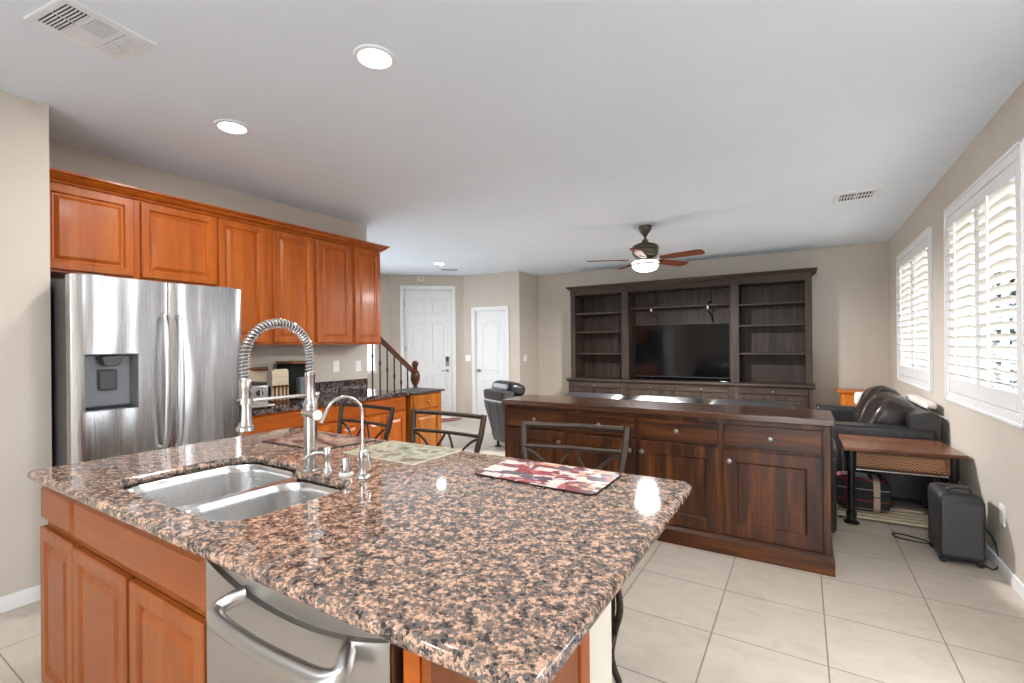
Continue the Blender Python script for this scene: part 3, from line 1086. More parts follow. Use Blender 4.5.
SPL = 0.458
DSP = (0.055, 0.292, 1.035, 1.343)
mb, fy = bowed_door(0.002, SPL - 0.003, 0.70, FH - 0.005, 0.012, 0.08, DSP)
dl = part('door', mb, M['steel'], t)
rec = MB()
a, b, c, d = DSP
ya = -0.004
rec.add([(a, ya, c), (b, ya - .004, c), (b, ya - .004, d), (a, ya, d), (a + .012, .06, c + .012), (b - .012, .06, c + .012), (b - .012, .06, d - .01), (a + .012, .06, d - .01)],
        [(0, 1, 5, 4), (1, 2, 6, 5), (2, 3, 7, 6), (3, 0, 4, 7), (4, 5, 6, 7)])
rec.box(a - .004, b + .004, -0.014, -0.009, c - .005, c).box(a - .004, b + .004, -0.014, -0.009, d, d + .005).box(a - .004, a, -.014, -.006, c, d).box(b, b + .004, -.016, -.009, c, d)
dp = part('dispenser_recess', rec, M['grey_plastic'], dl, 'grey dispenser niche')
part('dispenser_spout', MB().prism_y([(a + .075, d - .012), (b - .075, d - .012), (b - .082, d - .05), (b - .095, d - .066), (a + .095, d - .066), (a + .082, d - .05)], -.012, .055), M['dark_plastic'], dl, None, 0.004)
part('dispenser_paddle', MB().box(a + .075, b - .080, .035, .050, c + .105, d - .085), M['dark_plastic'], dl, None, 0.008)
part('dispenser_tray', MB().box(a + .014, b - .014, .002, .058, c + .012, c + .018), M['black_plastic'], dl)
mb, fy = bowed_door(SPL + 0.003, FW - 0.002, 0.70, FH - 0.005, 0.012, 0.08)
dr = part('door', mb, M['steel'], t)
for (dd, hx) in ((dl, SPL - 0.038), (dr, SPL + 0.042)):
    pts = spline([(hx, -0.006, 1.575), (hx, -.045, 1.545), (hx, -.062, 1.40), (hx, -.070, 1.17), (hx, -.062, .95), (hx, -.045, .80), (hx, -.006, .77)], 6)
    part('handle', MB().tube(pts, 0.0135, 10, flat=1.0), M['steel_x'], dd, 'curved vertical bar handle')
mb, fy = bowed_door(0.002, FW - 0.002, 0.06, 0.69, 0.012, 0.08)
fz = part('freezer_drawer', mb, M['steel'], t)
pts = spline([(0.10, -0.006, .62), (.13, -.05, .62), (.45, -.068, .62), (.78, -.05, .62), (.81, -.006, .62)], 6)
part('handle', MB().tube(pts, 0.0135, 10), M['steel_x'], fz)

# ---- base run right of the refrigerator
XB = -3.535
BY0, BY1, BY2 = 1.815, 3.60, 4.13
ZC = 0.905
units = [(1.815, 2.45, 'cherry base cabinet beside the refrigerator, under the dark counter'),
         (2.45, 3.03, 'middle cherry base cabinet under the dark kitchen counter'),
         (3.03, 3.60, 'cherry base cabinet at the counter end, next to the honey oak cabinet')]
for (y0, y1, lab) in units:
    L = y1 - y0
    t = kthing('base_cabinet', lab, 'cabinet', XB, y0, 0, 'cherry base cabinets')
    part('cabinet_body', MB().box(0.001, L - .001, 0, 0.63, 0.10, ZC - .04).box(0.001, L - .001, .07, .63, 0, .10), M['cab'], t, bevel=.002)
    part('drawer', MB().panel(.02, L - .02, ZC - .19, ZC - .055, -.001, SLAB), M['cab_x'], t)
    hm = L / 2
    part('door', MB().panel(.02, hm - .004, .12, ZC - .21, -.001, RAISED), M['cab'], t)
    part('door', MB().panel(hm + .004, L - .02, .12, ZC - .21, -.001, RAISED), M['cab'], t)
ct = MB().prism(rrect(XK + .002, XB + .035, BY0, BY1 + .03, [.004, .02, .004, .004], 4), ZC - .038, ZC)
solo('dark_countertop', ct, M['dark_granite'], 'dark speckled granite counter along the backsplash wall', 'countertop', ((XK + XB) / 2, (BY0 + BY1) / 2, ZC - .038), bevel=.006)
bs = MB().box(XK + .002, XK + .022, BY0, 3.64, ZC + .0005, ZC + .118)
solo('backsplash', bs, M['dark_granite'], 'low dark granite backsplash strip under the outlets', 'backsplash', (XK + .01, 2.7, ZC), bevel=.003)
# honey oak end cabinet
t = kthing('oak_cabinet', 'honey oak cabinet with a thin black top past the end of the counter', 'cabinet', -3.50, 3.645)
L = BY2 - 3.645
part('cabinet_body', MB().box(0, L, 0, .40, .08, .868).box(0.01, L - .01, .03, .4, 0, .08), M['oak'], t, bevel=.003)
part('cabinet_top', MB().box(-.012, L + .03, -.03, .42, .8685, .888), M['black_plastic'], t, 'thin black top', 0.004)
dw = part('drawer', MB().panel(.025, L - .045, .70, .845, -.001, SLAB), M['oak'], t)
part('knob', MB().lathe([(.006, -.02), (.006, -.03), (.014, -.036), (.014, -.043), (.006, -.047)], ((L - .02) / 2, 0, .775), 14, 'y'), M['oak'], dw)
part('door', MB().panel(.025, L - .045, .11, .675, -.001, RAISED), M['oak'], t)

# ---- things on that counter
zt = ZC + .001
t = kthing('toaster_oven', 'small silver toaster oven with two black knobs on the dark counter', 'toaster oven', -3.62, 1.90, zt)
part('oven_body', MB().box(0, .27, 0, .25, .012, .175), M['steel_x'], t, bevel=.012)
part('top_cover', MB().box(.006, .264, .008, .24, .1755, .195), M['black_plastic'], t, 'black top', .006)
for x in (.10, .19):
    k = part('knob', MB().lathe([(.024, 0.0), (.024, -.018), (.019, -.022)], (x, 0, .115), 20, 'y'), M['black_plastic'], t, 'round black knob')
    part('pointer', MB().box(x - .004, x + .004, -.027, -.0225, .096, .134), M['white_plastic'], k)
part('front_tray', MB().box(.015, .255, -.11, -.002, .012, .03), M['steel_x'], t, None, .006)
for x in (.03, .24):
    part('foot', MB().lathe([(.012, 0), (.012, .014)], (x, .05, 0), 10), M['rubber'], t)
t = kthing('cutting_board', 'upright pale wooden board holder with slots behind the faucet', 'board', -3.80, 2.30, zt)
part('board', MB().prism_y([(0, .02), (.15, .02), (.15, .27), (.135, .285), (.015, .285), (0, .27)], -.012, .012), M['slat'], t, None, .004)
fr2 = MB()
for x in (.02, .055, .09, .125):
    fr2.box(x - .006, x + .006, -.022, -.0125, .0, .15)
fr2.box(0, .15, -.022, .06, 0, .018).box(.0, .15, -.022, -.0125, .13, .145)
part('rack', fr2, M['table_wood'], t)
t = kthing('serving_tray', 'long dark wooden tray leaning on the backsplash wall behind the toaster oven', 'tray', -4.03, 2.10, zt)
part('tray_board', MB().box(0, .30, 0, .03, .0, .29), M['slat'], t, None, .004)
part('tray_rim', MB().box(-.006, .306, -.012, .035, .27, .30), M['table_wood'], t, 'dark rim', .004)
t = kthing('coffee_maker', 'dark boxy coffee maker with a grey front on the counter', 'coffee maker', -3.86, 2.53, zt)
part('housing', MB().box(0, .21, .04, .24, 0, .32), M['gap'], t, 'dark brown housing', .01)
part('water_tank', MB().box(.06, .21, -.03, .038, .005, .20), M['grey_plastic'], t, 'grey tank', .01)
part('top_lid', MB().box(-.005, .215, -.01, .245, .3205, .345), M['table_wood'], t, None, .006)

# ---- staircase rail beyond the kitchen wall
t = thing('stair_railing', 'dark wooden stair handrail with turned newel post and iron balusters', 'railing', (-4.40, 4.62, 0))
XS = -4.40
tp = lambda y: 1.02 + (4.66 - y) * 0.745
hr = MB()
pf = [(-.03, -.03), (.03, -.03), (.034, 0), (.028, .022), (.012, .032), (-.012, .032), (-.028, .022), (-.034, 0)]
hr.loft([[(XS + a, y, tp(y) + b) for a, b in pf] for y in (4.655, 2.6)])
part('handrail', hr, M['rail_wood'], t)
nz = MB().lathe([(.045, 0), (.045, .70), (.03, .72), (.055, .76), (.058, .80), (.035, .835), (.024, .85), (.045, .885), (.062, .93), (.066, .98), (.058, 1.03), (.035, 1.06), (.026, 1.075), (.036, 1.085), (.028, 1.097), (.036, 1.11), (.046, 1.13), (.047, 1.15), (.036, 1.175), (.01, 1.186)], (XS, 4.66, 0), 20)
part('newel_post', nz, M['rail_wood'], t)
for i in range(11):
    y = 4.52 - i * 0.118
    zb = 0.18 + max(0, (4.55 - y)) * 0.6
    b = MB().lathe([(.011, zb), (.011, zb + .16), (.018, zb + .19), (.011, zb + .22), (.010, tp(y) - .34), (.017, tp(y) - .30), (.010, tp(y) - .26), (.010, tp(y) - .025)], (XS, y, 0), 10)
    part('baluster', b, M['iron'], t)
# the stair flight itself, rising behind the kitchen wall
st = MB()
for i in range(9):
    y1_ = 4.75 - i * 0.28
    st.box(-5.5, XS - .07, y1_ - .28, y1_, 0, 0.18 * (i + 1))
solo('staircase', st, M['wall'], 'pale enclosed stair flight behind the railing', 'stairs', (-4.95, 4.75, 0))
# doormat at the entry
md = fdp(0.72)
rm = []
for i in range(25):
    a = PI + PI * i / 24
    x, y = 0.62 * math.cos(a), 0.50 * math.sin(a)
    rm.append((x, y))
r = MB().prism(rm, 0.001, 0.013)
o = solo('door_mat', r, M['red_rug'], 'dusty red half-round mat in front of the front door', 'mat', (0, 0, 0), bevel=.004)
o.location = (md[0] + uy * 0.06, md[1] - ux * 0.06, 0)
o.rotation_euler = (0, 0, ang1)

# ================================================================== the island
IX0, IX1, IY0, IY1, IZ = -2.503, -0.306, 0.542, 1.644, 0.915
YF = 0.592      # cabinet face plane (doors stand 2 cm in front)
BXL, BXR = -2.455, -0.53


def slab_with_hole(name, outer, holes, z0, z1, bev):
    """a slab cut by holes, edges rounded by bev"""
    cu = bpy.data.curves.new(name, 'CURVE')
    cu.dimensions = '2D'
    cu.fill_mode = 'BOTH'
    cu.bevel_depth = bev
    cu.bevel_resolution = 3
    cu.extrude = (z1 - z0) / 2 - bev
    for lp in [outer] + holes:
        sp = cu.splines.new('POLY')
        sp.points.add(len(lp) - 1)
        for p, q in zip(sp.points, lp):
            p.co = (q[0], q[1], 0, 1)
        sp.use_cyclic_u = True
    tmp = bpy.data.objects.new(name, cu)
    COL.objects.link(tmp)
    dg = bpy.context.evaluated_depsgraph_get()
    me = bpy.data.meshes.new_from_object(tmp.evaluated_get(dg))
    bpy.data.objects.remove(tmp)
    for v in me.vertices:
        v.co.z += (z0 + z1) / 2
    return me


bev = 0.0145
outer = rrect(IX0 + bev, IX1 - bev, IY0 + bev, IY1 - bev, [.012, .03, .02, .012], 5)
# undermount cut-out: wide basin at left reaches further back than the right one
hb = 0.008
hole = rrect(-2.0, -1.27, 0.655, 1.115, [.10, .07, .10, .10], 8)
hole = []
for q in rrect(-2.0 - hb, -1.27 + hb, 0.655 - hb, 1.05 + hb, [.10, .07, .0001, .10], 8):
    hole.append(q)
# replace the back-left corner with the stepped outline
hb = bev
hole = [p for p in rrect(-2.03 - hb, -1.268 + hb, 0.648 - hb, 1.055 + hb, [.11, .08, .0001, .09], 8)]
cut = []
for p in hole:
    if p[0] < -2.0 and p[1] > 1.04:
        continue
    cut.append(p)
i_ins = max(i for i, p in enumerate(cut) if p[1] > 1.05) + 1
step = [(-1.585, 1.055 + hb), (-1.60, 1.058 + hb), (-1.615, 1.07 + hb), (-1.625, 1.085 + hb), (-1.645, 1.102 + hb), (-1.67, 1.112 + hb), (-1.70, 1.118 + hb)]
arc = []
for i in range(9):
    a = PI / 2 + PI / 2 * i / 8
    arc.append((-1.92 - hb + .11 * math.cos(a), 1.008 + hb + .11 * math.sin(a)))
cut = cut[:i_ins] + step + arc + cut[i_ins:]
me = slab_with_hole('granite_countertop', outer, [cut], IZ - .032, IZ, bev)
for p in me.polygons:
    p.use_smooth = True
me.set_sharp_from_angle(angle=math.radians(50))
me.materials.append(M['granite'])
ctop = bpy.data.objects.new('granite_countertop', me)
COL.objects.link(ctop)
ctop['label'] = 'polished brown speckled granite top of the kitchen island'
ctop['category'] = 'countertop'


def open_cabinet(x0, x1, z1=IZ - .033):
    return (MB().box(x0, x0 + .018, YF, 1.18, .10, z1).box(x1 - .018, x1, YF, 1.18, .10, z1).box(x0 + .018, x1 - .018, YF, 1.18, .10, .118)
            .box(x0 + .018, x1 - .018, 1.16, 1.18, .118, z1).box(x0 + .018, x1 - .018, YF, YF + .02, z1 - .035, z1).box(x0 + .018, x1 - .018, YF, YF + .02, .70, .735)
            .box(x0, x1, YF + .07, YF + .09, 0, .10))


SW_ = [(BXL, -2.118, 'narrow island cabinet with one drawer at the far left end')]
t = thing('island_cabinet', 'narrow one-door island cabinet with a small drawer at the left end', 'cabinet', ((BXL - 2.118) / 2, YF, 0), 0, 'island base cabinets')
part('cabinet_body', open_cabinet(BXL, -2.119), M['isl'], t, bevel=.002)
part('drawer', MB().panel(BXL + .004, -2.126, .735, .862, YF - .001, SLAB), M['isl_x'], t)
part('door', MB().panel(BXL - .002, -2.126, .12, .705, YF - .001, RAISED), M['isl'], t)
t = thing('sink_cabinet', 'wide island sink cabinet with a long false drawer over two doors', 'cabinet', (-1.67, YF, 0), 0, 'island base cabinets')
part('cabinet_body', open_cabinet(-2.117, -1.225), M['isl'], t, bevel=.002)
part('false_drawer', MB().panel(-2.108, -1.238, .728, .862, YF - .001, SLAB), M['isl_x'], t)
part('door', MB().panel(-2.112, -1.690, .12, .700, YF - .001, RAISED), M['isl'], t)
part('door', MB().panel(-1.664, -1.240, .12, .700, YF - .001, RAISED), M['isl'], t)

# end filler, wooden end panel and cream back wall
t = thing('island_end_panel', 'wooden end panel of the island beside the dishwasher', 'panel', (BXR, .9, 0))
part('end_board', MB().box(BXR - .02, BXR, YF, 1.195, 0, IZ - .033), M['isl'], t, None, .002)
part('filler_stile', MB().box(-.588, BXR - .021, YF - .004, YF + .03, .0, IZ - .033), M['cab'], t, 'orange brown filler strip')
part('corner_post', MB().box(BXR - .03, BXR + .006, 1.196, 1.262, 0, IZ - .033), M['cab'], t, 'darker corner strip', .004)
struct('trim_1', MB().box(BXL, BXR, 1.263, 1.458, 0, IZ - .033), M['cream'], .004)

# ---- dishwasher
DX0, DX1 = -1.217, -0.602
t = thing('dishwasher', 'stainless dishwasher with a thick curved towel-bar handle', 'dishwasher', ((DX0 + DX1) / 2, YF, 0))
part('tub_body', MB().box(DX0 + .004, DX1 - .004, YF + .03, 1.15, .09, IZ - .05).box(DX0 + .01, DX1 - .01, YF + .06, 1.1, 0, .09), M['gap'], t)
dm = MB()
dm.sharp = 20
NX = 44
zt0, zt1 = 0.11, 0.870
rows = [('a', 0.0), ('a', .5), ('a', .9), ('a', 1.0), ('b', .0025)] + [('c', (i + 1) / 8) for i in range(8)]
for kind, w_ in rows:
    for i in range(NX + 1):
        u = i / NX
        x = DX0 + (DX1 - DX0) * u
        q = 2 * u - 1
        zb = zt1 - 0.004 - 0.050 * (1 - abs(q) ** 2.2)      # arched lower lip of the recessed pocket
        z = zt0 + (zb - zt0) * w_ if kind == 'a' else (zb + .001 if kind == 'b' else zb + .001 + (zt1 - zb - .001) * w_)
        y = YF - .022
        if kind != 'a':
            y += .013 + .22 * (z - zb)
        dm.v.append((x, y, z))
NZ = len(rows) - 1
for j in range(NZ):
    for i in range(NX):
        a = j * (NX + 1) + i
        dm.f.append((a, a + 1, a + NX + 2, a + NX + 1))
dm.box(DX0 + .003, DX1 - .003, YF + .028, YF + .0295, zt0, zt1)
for (xx) in (DX0, DX1):
    o = len(dm.v)
    dm.v += [(xx, YF - .018, zt0), (xx, YF + .0295, zt0), (xx, YF + .0295, zt1), (xx, YF - .018, zt1)]
    dm.f.append((o, o + 1, o + 2, o + 3))
dd = part('door', dm, M['steel_x'], t)
xa, xb = -1.085, -.690
pts = spline([(xa + .022, YF - .010, .822), (xa + .008, YF - .035, .815), (xa - .004, YF - .058, .803), (xa + .022, YF - .074, .795), (xa + .09, YF - .080, .792), ((xa + xb) / 2, YF - .083, .791),
              (xb - .09, YF - .080, .792), (xb - .022, YF - .074, .795), (xb + .004, YF - .058, .803), (xb - .008, YF - .035, .815), (xb - .022, YF - .010, .822)], 8)
part('handle', MB().tube(pts, 0.0175, 14), M['steel_x'], dd, 'thick rounded bar handle')
part('toe_kick', MB().box(DX0 + .006, DX1 - .006, YF + .045, YF + .058, 0, .105), M['gap'], t)

# ---- sink
t = thing('kitchen_sink', 'undermount stainless double-bowl sink in the island', 'sink', (-1.64, .88, IZ - .04))


def basin(x0, x1, y0, y1, r, depth, lip):
    zt_ = IZ - .0333
    lps = []
    for (ins, z) in ((-lip, zt_), (0.0, zt_), (0.004, zt_ - .004), (.008, zt_ - .03), (.016, zt_ - depth + .05), (.026, zt_ - depth + .02), (.045, zt_ - depth + .005), (.075, zt_ - depth), (.14, zt_ - depth - .003)):
        rr = max(.015, r - ins) if ins >= 0 else .002
        lps.append([(x, y, z) for x, y in rrect(x0 + ins, x1 - ins, y0 + ins, y1 - ins, rr, 8)])
    return MB().loft(lps, cap0=False)


for (x0, x1, y0, y1, r, dpt) in ((-2.032, -1.635, .650, 1.120, .10, .20), (-1.605, -1.268, .650, 1.058, .09, .20)):
    bsn = part('basin', basin(x0, x1, y0, y1, r, dpt, .0145), M['steel_sink'], t)
    cx, cy = (x0 + x1) / 2, (y0 + y1) / 2 + .04
    part('drain', MB().lathe([(.055, IZ - .0333 - dpt + .002), (.05, IZ - .0333 - dpt + .004), (.03, IZ - .0333 - dpt + .001), (.004, IZ - .0333 - dpt + .001)], (cx, cy, 0), 20), M['chrome'], bsn)

# ---- spring faucet
fx, fyy = -1.554, 1.09
t = thing('spring_faucet', 'tall brushed nickel faucet with a coiled spring neck and pull-down spray head', 'faucet', (fx, fyy, IZ))
c = (fx, fyy, 0)
part('base_flange', MB().lathe([(.034, IZ + .0005), (.034, IZ + .006), (.028, IZ + .010)], c, 28), M['nickel'], t)
part('body', MB().lathe([(.0235, IZ + .006), (.0235, 1.150), (.026, 1.153), (.026, 1.163), (.021, 1.17), (.017, 1.19), (.017, 1.262), (.019, 1.266), (.019, 1.275), (.010, 1.28)], c, 28), M['nickel'], t)
Rr = 0.1195
zc = 1.337
path = [(fx, fyy, 1.27 + (zc - 1.27) * i / 4) for i in range(4)]
for i in range(25):
    a = PI * i / 24
    path.append((fx, fyy - Rr + Rr * math.cos(a), zc + Rr * math.sin(a)))
path += [(fx, fyy - 2 * Rr, zc - (zc - 1.235) * i / 5) for i in range(1, 6)]
part('hose', MB().tube(path, 0.0085, 10), M['grey_plastic'], t, 'grey hose inside the spring')
# helix around the path
P = [Vector(p) for p in path]
cum = [0]
for i in range(1, len(P)):
    cum.append(cum[-1] + (P[i] - P[i - 1]).length)
tot = cum[-1]
turns, per = 46, 10
hel = []
si = 0
for k in range(turns * per + 1):
    d = tot * k / (turns * per)
    while si < len(P) - 2 and cum[si + 1] < d:
        si += 1
    q = (d - cum[si]) / (cum[si + 1] - cum[si])
    pt = P[si].lerp(P[si + 1], q)
    tg = (P[si + 1] - P[si]).normalized()
    n1_ = Vector((1, 0, 0))
    n2_ = tg.cross(n1_)
    a = 2 * PI * k / per
    hel.append(tuple(pt + n1_ * (.0150 * math.cos(a)) + n2_ * (.0150 * math.sin(a))))
part('spring_coil', MB().tube(hel, 0.0029, 6), M['chrome'], t, 'coiled spring')
sy = fyy - 2 * Rr
part('spray_head', MB().lathe([(.014, 1.275), (.018, 1.27), (.0185, 1.24), (.0165, 1.235), (.017, 1.19), (.019, 1.14), (.021, 1.118), (.027, 1.112), (.028, 1.102), (.020, 1.098)], (fx, sy, 0), 24), M['nickel'], t)
part('spray_trigger', MB().box(fx - .007, fx + .007, sy - .028, sy - .017, 1.13, 1.2), M['black_plastic'], t, 'black spray trigger', .003)
ar = MB().tube([(fx, fyy - .012, 1.197), (fx, sy + .020, 1.197)], .0065, 10)
ar.lathe([(.0235, 1.188), (.0235, 1.206), (.0195, 1.206), (.0195, 1.188)], (fx, sy, 0), 20, cap=False)
part('holder_arm', ar, M['nickel'], t)
vb = MB().tube([(fx - .030, fyy - .002, 1.128), (fx + .062, fyy - .018, 1.128)], .0165, 16)
vb.tube([(fx + .062, fyy - .018, 1.128), (fx + .070, fyy - .0195, 1.128)], .0185, 16)
vv = part('valve', vb, M['nickel'], t)
part('lever', MB().tube(spline([(fx + .052, fyy - .016, 1.142), (fx + .060, fyy - .018, 1.17), (fx + .066, fyy - .018, 1.195), (fx + .068, fyy - .018, 1.212)], 4), [.006] * 4 + [.0055] * 4 + [.007, .0085, .009, .009, .006][:5], 10), M['chrome'], vv)

# ---- soap pump, air gap, filtered-water tap
sx_, sy_ = -1.492, 1.115
t = thing('soap_dispenser', 'short nickel soap pump with a curved spout beside the spring faucet', 'soap dispenser', (sx_, sy_, IZ))
part('pump_body', MB().lathe([(.021, IZ + .0005), (.019, IZ + .010), (.013, IZ + .018), (.012, IZ + .045), (.014, IZ + .055), (.014, IZ + .085), (.011, IZ + .09)], (sx_, sy_, 0), 20), M['nickel'], t)
part('spout', MB().tube(spline([(sx_, sy_, IZ + .066), (sx_ - .01, sy_ - .035, IZ + .072), (sx_ - .018, sy_ - .065, IZ + .068), (sx_ - .022, sy_ - .085, IZ + .056)], 5), [.0075] * 12 + [.006] * 4, 10), M['nickel'], t)
ax_, ay_ = -1.389, 1.115
t = thing('air_gap', 'plain cylindrical nickel air gap cap between the two taps', 'air gap', (ax_, ay_, IZ))
part('cap', MB().lathe([(.0185, IZ + .012), (.0185, IZ + .060), (.0165, IZ + .064), (.004, IZ + .065)], (ax_, ay_, 0), 24), M['nickel'], t)
part('base_ring', MB().lathe([(.025, IZ + .0005), (.025, IZ + .007), (.019, IZ + .0115)], (ax_, ay_, 0), 24), M['white_plastic'], t, 'white base ring')
part('vent_slots', MB().box(ax_ - .007, ax_ + .007, ay_ - .0192, ay_ - .0175, IZ + .032, IZ + .037), M['gap'], t)
gx_, gy_ = -1.316, 1.128
t = thing('filter_tap', 'slim nickel gooseneck filtered-water tap right of the sink', 'faucet', (gx_, gy_, IZ))
part('base_body', MB().lathe([(.027, IZ + .0005), (.025, IZ + .006), (.015, IZ + .014), (.0125, IZ + .03), (.015, IZ + .05), (.0165, IZ + .075), (.015, IZ + .09), (.008, IZ + .098), (.008, IZ + .112)], (gx_, gy_, 0), 22), M['nickel'], t)
rg = .064
pts = [(gx_, gy_, IZ + .10), (gx_, gy_, IZ + .17), (gx_, gy_, IZ + .222)]
dxn, dyn = -.30, -.954
for i in range(1, 15):
    a = PI * i / 15 * 0.93
    q = rg - rg * math.cos(a)
    pts.append((gx_ + dxn * q, gy_ + dyn * q, IZ + .222 + rg * math.sin(a)))
pts.append((gx_ + dxn * .142, gy_ + dyn * .142, IZ + .205))
part('gooseneck', MB().tube(pts, [.0055] * (len(pts) - 1) + [.0065], 12), M['cream' if False else 'nickel'], t)
lv = MB().tube([(gx_, gy_, IZ + .075), (gx_ + .035, gy_ - .008, IZ + .085)], .0085, 12)
lv.tube(spline([(gx_ + .037, gy_ - .008, IZ + .094), (gx_ + .045, gy_ - .010, IZ + .07), (gx_ + .057, gy_ - .014, IZ + .04)], 4), .005, 8)
part('lever', lv, M['nickel'], t)


# ---- placemats
def placemat(label, pts, mat, rim, corner=None):
    z = IZ + .0008
    cx = sum(p[0] for p in pts) / 4
    cy = sum(p[1] for p in pts) / 4
    t = thing('placemat', label, 'placemat', (cx, cy, IZ), 0, 'placemats on the island')
    # rounded quadrilateral
    out = []
    n = 4
    for i in range(n):
        p, a, b = Vector(pts[i]), Vector(pts[i - 1]), Vector(pts[(i + 1) % n])
        ra = (corner or .006)
        p0, p1 = p + (a - p).normalized() * ra, p + (b - p).normalized() * ra
        for j in range(6):
            s_ = j / 5
            out.append(tuple(p0 * (1 - s_) ** 2 + p * 2 * s_ * (1 - s_) + p1 * s_ ** 2))
    part('mat_backing', MB().prism(out, z, z + .004), rim, t)
    ins = [(cx + (x - cx) * .985, cy + (y - cy) * .98) for x, y in out]
    part('printed_face', MB().prism(ins, z + .0042, z + .0052), mat, t)
    return t


placemat('faded rose and maroon placemat behind the spring faucet', [(-2.245, 1.305), (-1.815, 1.315), (-1.765, 1.60), (-2.245, 1.615)], M['mat_rose'], M['leather_brown'])
placemat('grey-green map-like placemat at the middle of the island back edge', [(-1.69, 1.34), (-1.275, 1.335), (-1.265, 1.63), (-1.69, 1.625)], M['mat_green'], M['cream'])
placemat('red and white abstract placemat with rounded corners near the island corner', [(-1.00, 1.345), (-.535, 1.325), (-.535, 1.60), (-1.00, 1.61)], M['mat_red'], M['gap'], .03)


# ---- counter stools
def make_stool(loc, rz, label):
    t = thing('counter_stool', label, 'stool', loc, rz if rz else 1e-6, 'bronze iron counter stools')
    sh = .64
    part('seat', MB().cushion((0, 0, sh + .025), (.44, .42, .075), .45, 28, 10), M['seat_fabric'], t, 'padded brown seat')
    part('seat_frame', MB().tube([(x, y, sh - .018) for x, y in rrect(-.205, .205, -.2, .2, .06, 5)], .013, 8, True), M['iron'], t)
    for s in (-1, 1):
        pts = spline([(s * .200, .182, 0), (s * .178, .178, .06), (s * .170, .176, .12), (s * .186, .173, .21), (s * .208, .170, .30), (s * .200, .168, .39), (s * .187, .168, .50), (s * .19, .17, .62), (s * .205, .20, .82), (s * .222, .225, .93), (s * .230, .245, 1.03)], 4)
        bp = part('back_post', MB().tube(pts, [.0145] * len(pts), 10), M['iron'], t)
        pts = spline([(s * .205, .17, .40), (s * .180, .171, .37), (s * .178, .172, .31), (s * .172, .174, .23), (s * .158, .176, .14), (s * .160, .178, .09)], 5)
        part('leg_scroll', MB().tube(pts, .011, 8), M['iron'], bp)
        pts = spline([(s * .172, -.185, .635), (s * .205, -.187, .57), (s * .219, -.188, .50), (s * .206, -.187, .43), (s * .186, -.185, .36), (s * .176, -.185, .30), (s * .186, -.186, .23), (s * .205, -.19, .12), (s * .20, -.19, .012)], 6)
        lg = part('front_leg', MB().tube(pts, .0155, 10), M['iron'], t, 'curved cabriole leg')
        pts = spline([(s * .15, -.18, .62), (s * .172, -.18, .56), (s * .186, -.18, .51), (s * .186, -.18, .44), (s * .168, -.182, .36), (s * .158, -.184, .30)], 6)
        part('leg_scroll', MB().tube(pts, .012, 8), M['iron'], lg)
    part('footrest', MB().tube([(x, y, .2) for x, y in rrect(-.185, .185, -.185, .16, .02, 3)], .009, 8, True), M['iron'], t)
    part('top_rail', MB().tube(spline([(-.228, .243, 1.018), (0, .262, 1.018), (.228, .243, 1.018)], 8), .0115, 10), M['iron'], t)
    part('middle_rail', MB().tube(spline([(-.219, .221, .925), (0, .238, .925), (.219, .221, .925)], 8), .0095, 10), M['iron'], t)
    part('lower_rail', MB().tube(spline([(-.197, .187, .755), (0, .20, .755), (.197, .187, .755)], 8), .0095, 10), M['iron'], t)
    for s in (-1, 1):
        pts = spline([(s * .217, .222, .915), (s * .17, .225, .895), (s * .125, .222, .86), (s * .095, .218, .825), (s * .074, .214, .795)], 4)
        pts2 = spline([(s * .074, .214, .795), (s * .05, .221, .85), (s * .028, .232, .89), (s * .012, .236, .92)], 4)
        part('back_scroll', MB().tube(pts, .0065, 8).tube(pts2, .0065, 8), M['iron'], t)
    return t


s0 = make_stool((-.811, 1.637, 0), math.radians(9.5), 'iron counter stool nearest the sideboard, behind the red placemat')
dup(s0, (-1.570, 1.662, 0), math.radians(1), 'iron counter stool in the middle, behind the grey-green placemat')
dup(s0, (-2.220, 1.680, 0), math.radians(-2.5), 'iron counter stool farthest left, behind the spring faucet')

# ================================================================== sideboard
SX0, SX1, SY0, SY1, SZ = -2.155, 0.160, 3.318, 3.785, 0.922
YS = 3.345          # face of the drawers and doors
t = thing('sideboard', 'long dark distressed wooden sideboard with four drawers over four doors', 'sideboard', ((SX0 + SX1) / 2, YS, 0))
bx0, bx1 = SX0 + .022, SX1 - .022
part('cabinet_body', MB().box(bx0, bx1, YS, SY1 - .025, .10, .880), M['walnut'], t, bevel=.003)
part('top_board', MB().box(SX0, SX1, SY0, SY1, .8805, SZ), M['walnut_top'], t, 'worn brown top board', .005)
pl = MB().box(SX0 + .004, SX1 - .004, SY0 + .004, SY1 - .015, 0, .095)
pl.loft([[(SX0 + .004, SY0 + .004, .095), (SX1 - .004, SY0 + .004, .095), (SX1 - .004, SY1 - .015, .095), (SX0 + .004, SY1 - .015, .095)],
         [(bx0 - .004, YS - .004, .122), (bx1 + .004, YS - .004, .122), (bx1 + .004, SY1 - .02, .122), (bx0 - .004, SY1 - .02, .122)]])
part('plinth', pl, M['walnut_x'], t, None, .003)
for x in (bx0 + .001, bx1 - .036):
    part('corner_stile', MB().box(x, x + .035, YS - .018, YS - .0005, .122, .880), M['walnut'], t, bevel=.002)
XS4 = [(-2.098, -1.578), (-1.552, -1.028), (-0.998, -.470), (-.440, .096)]
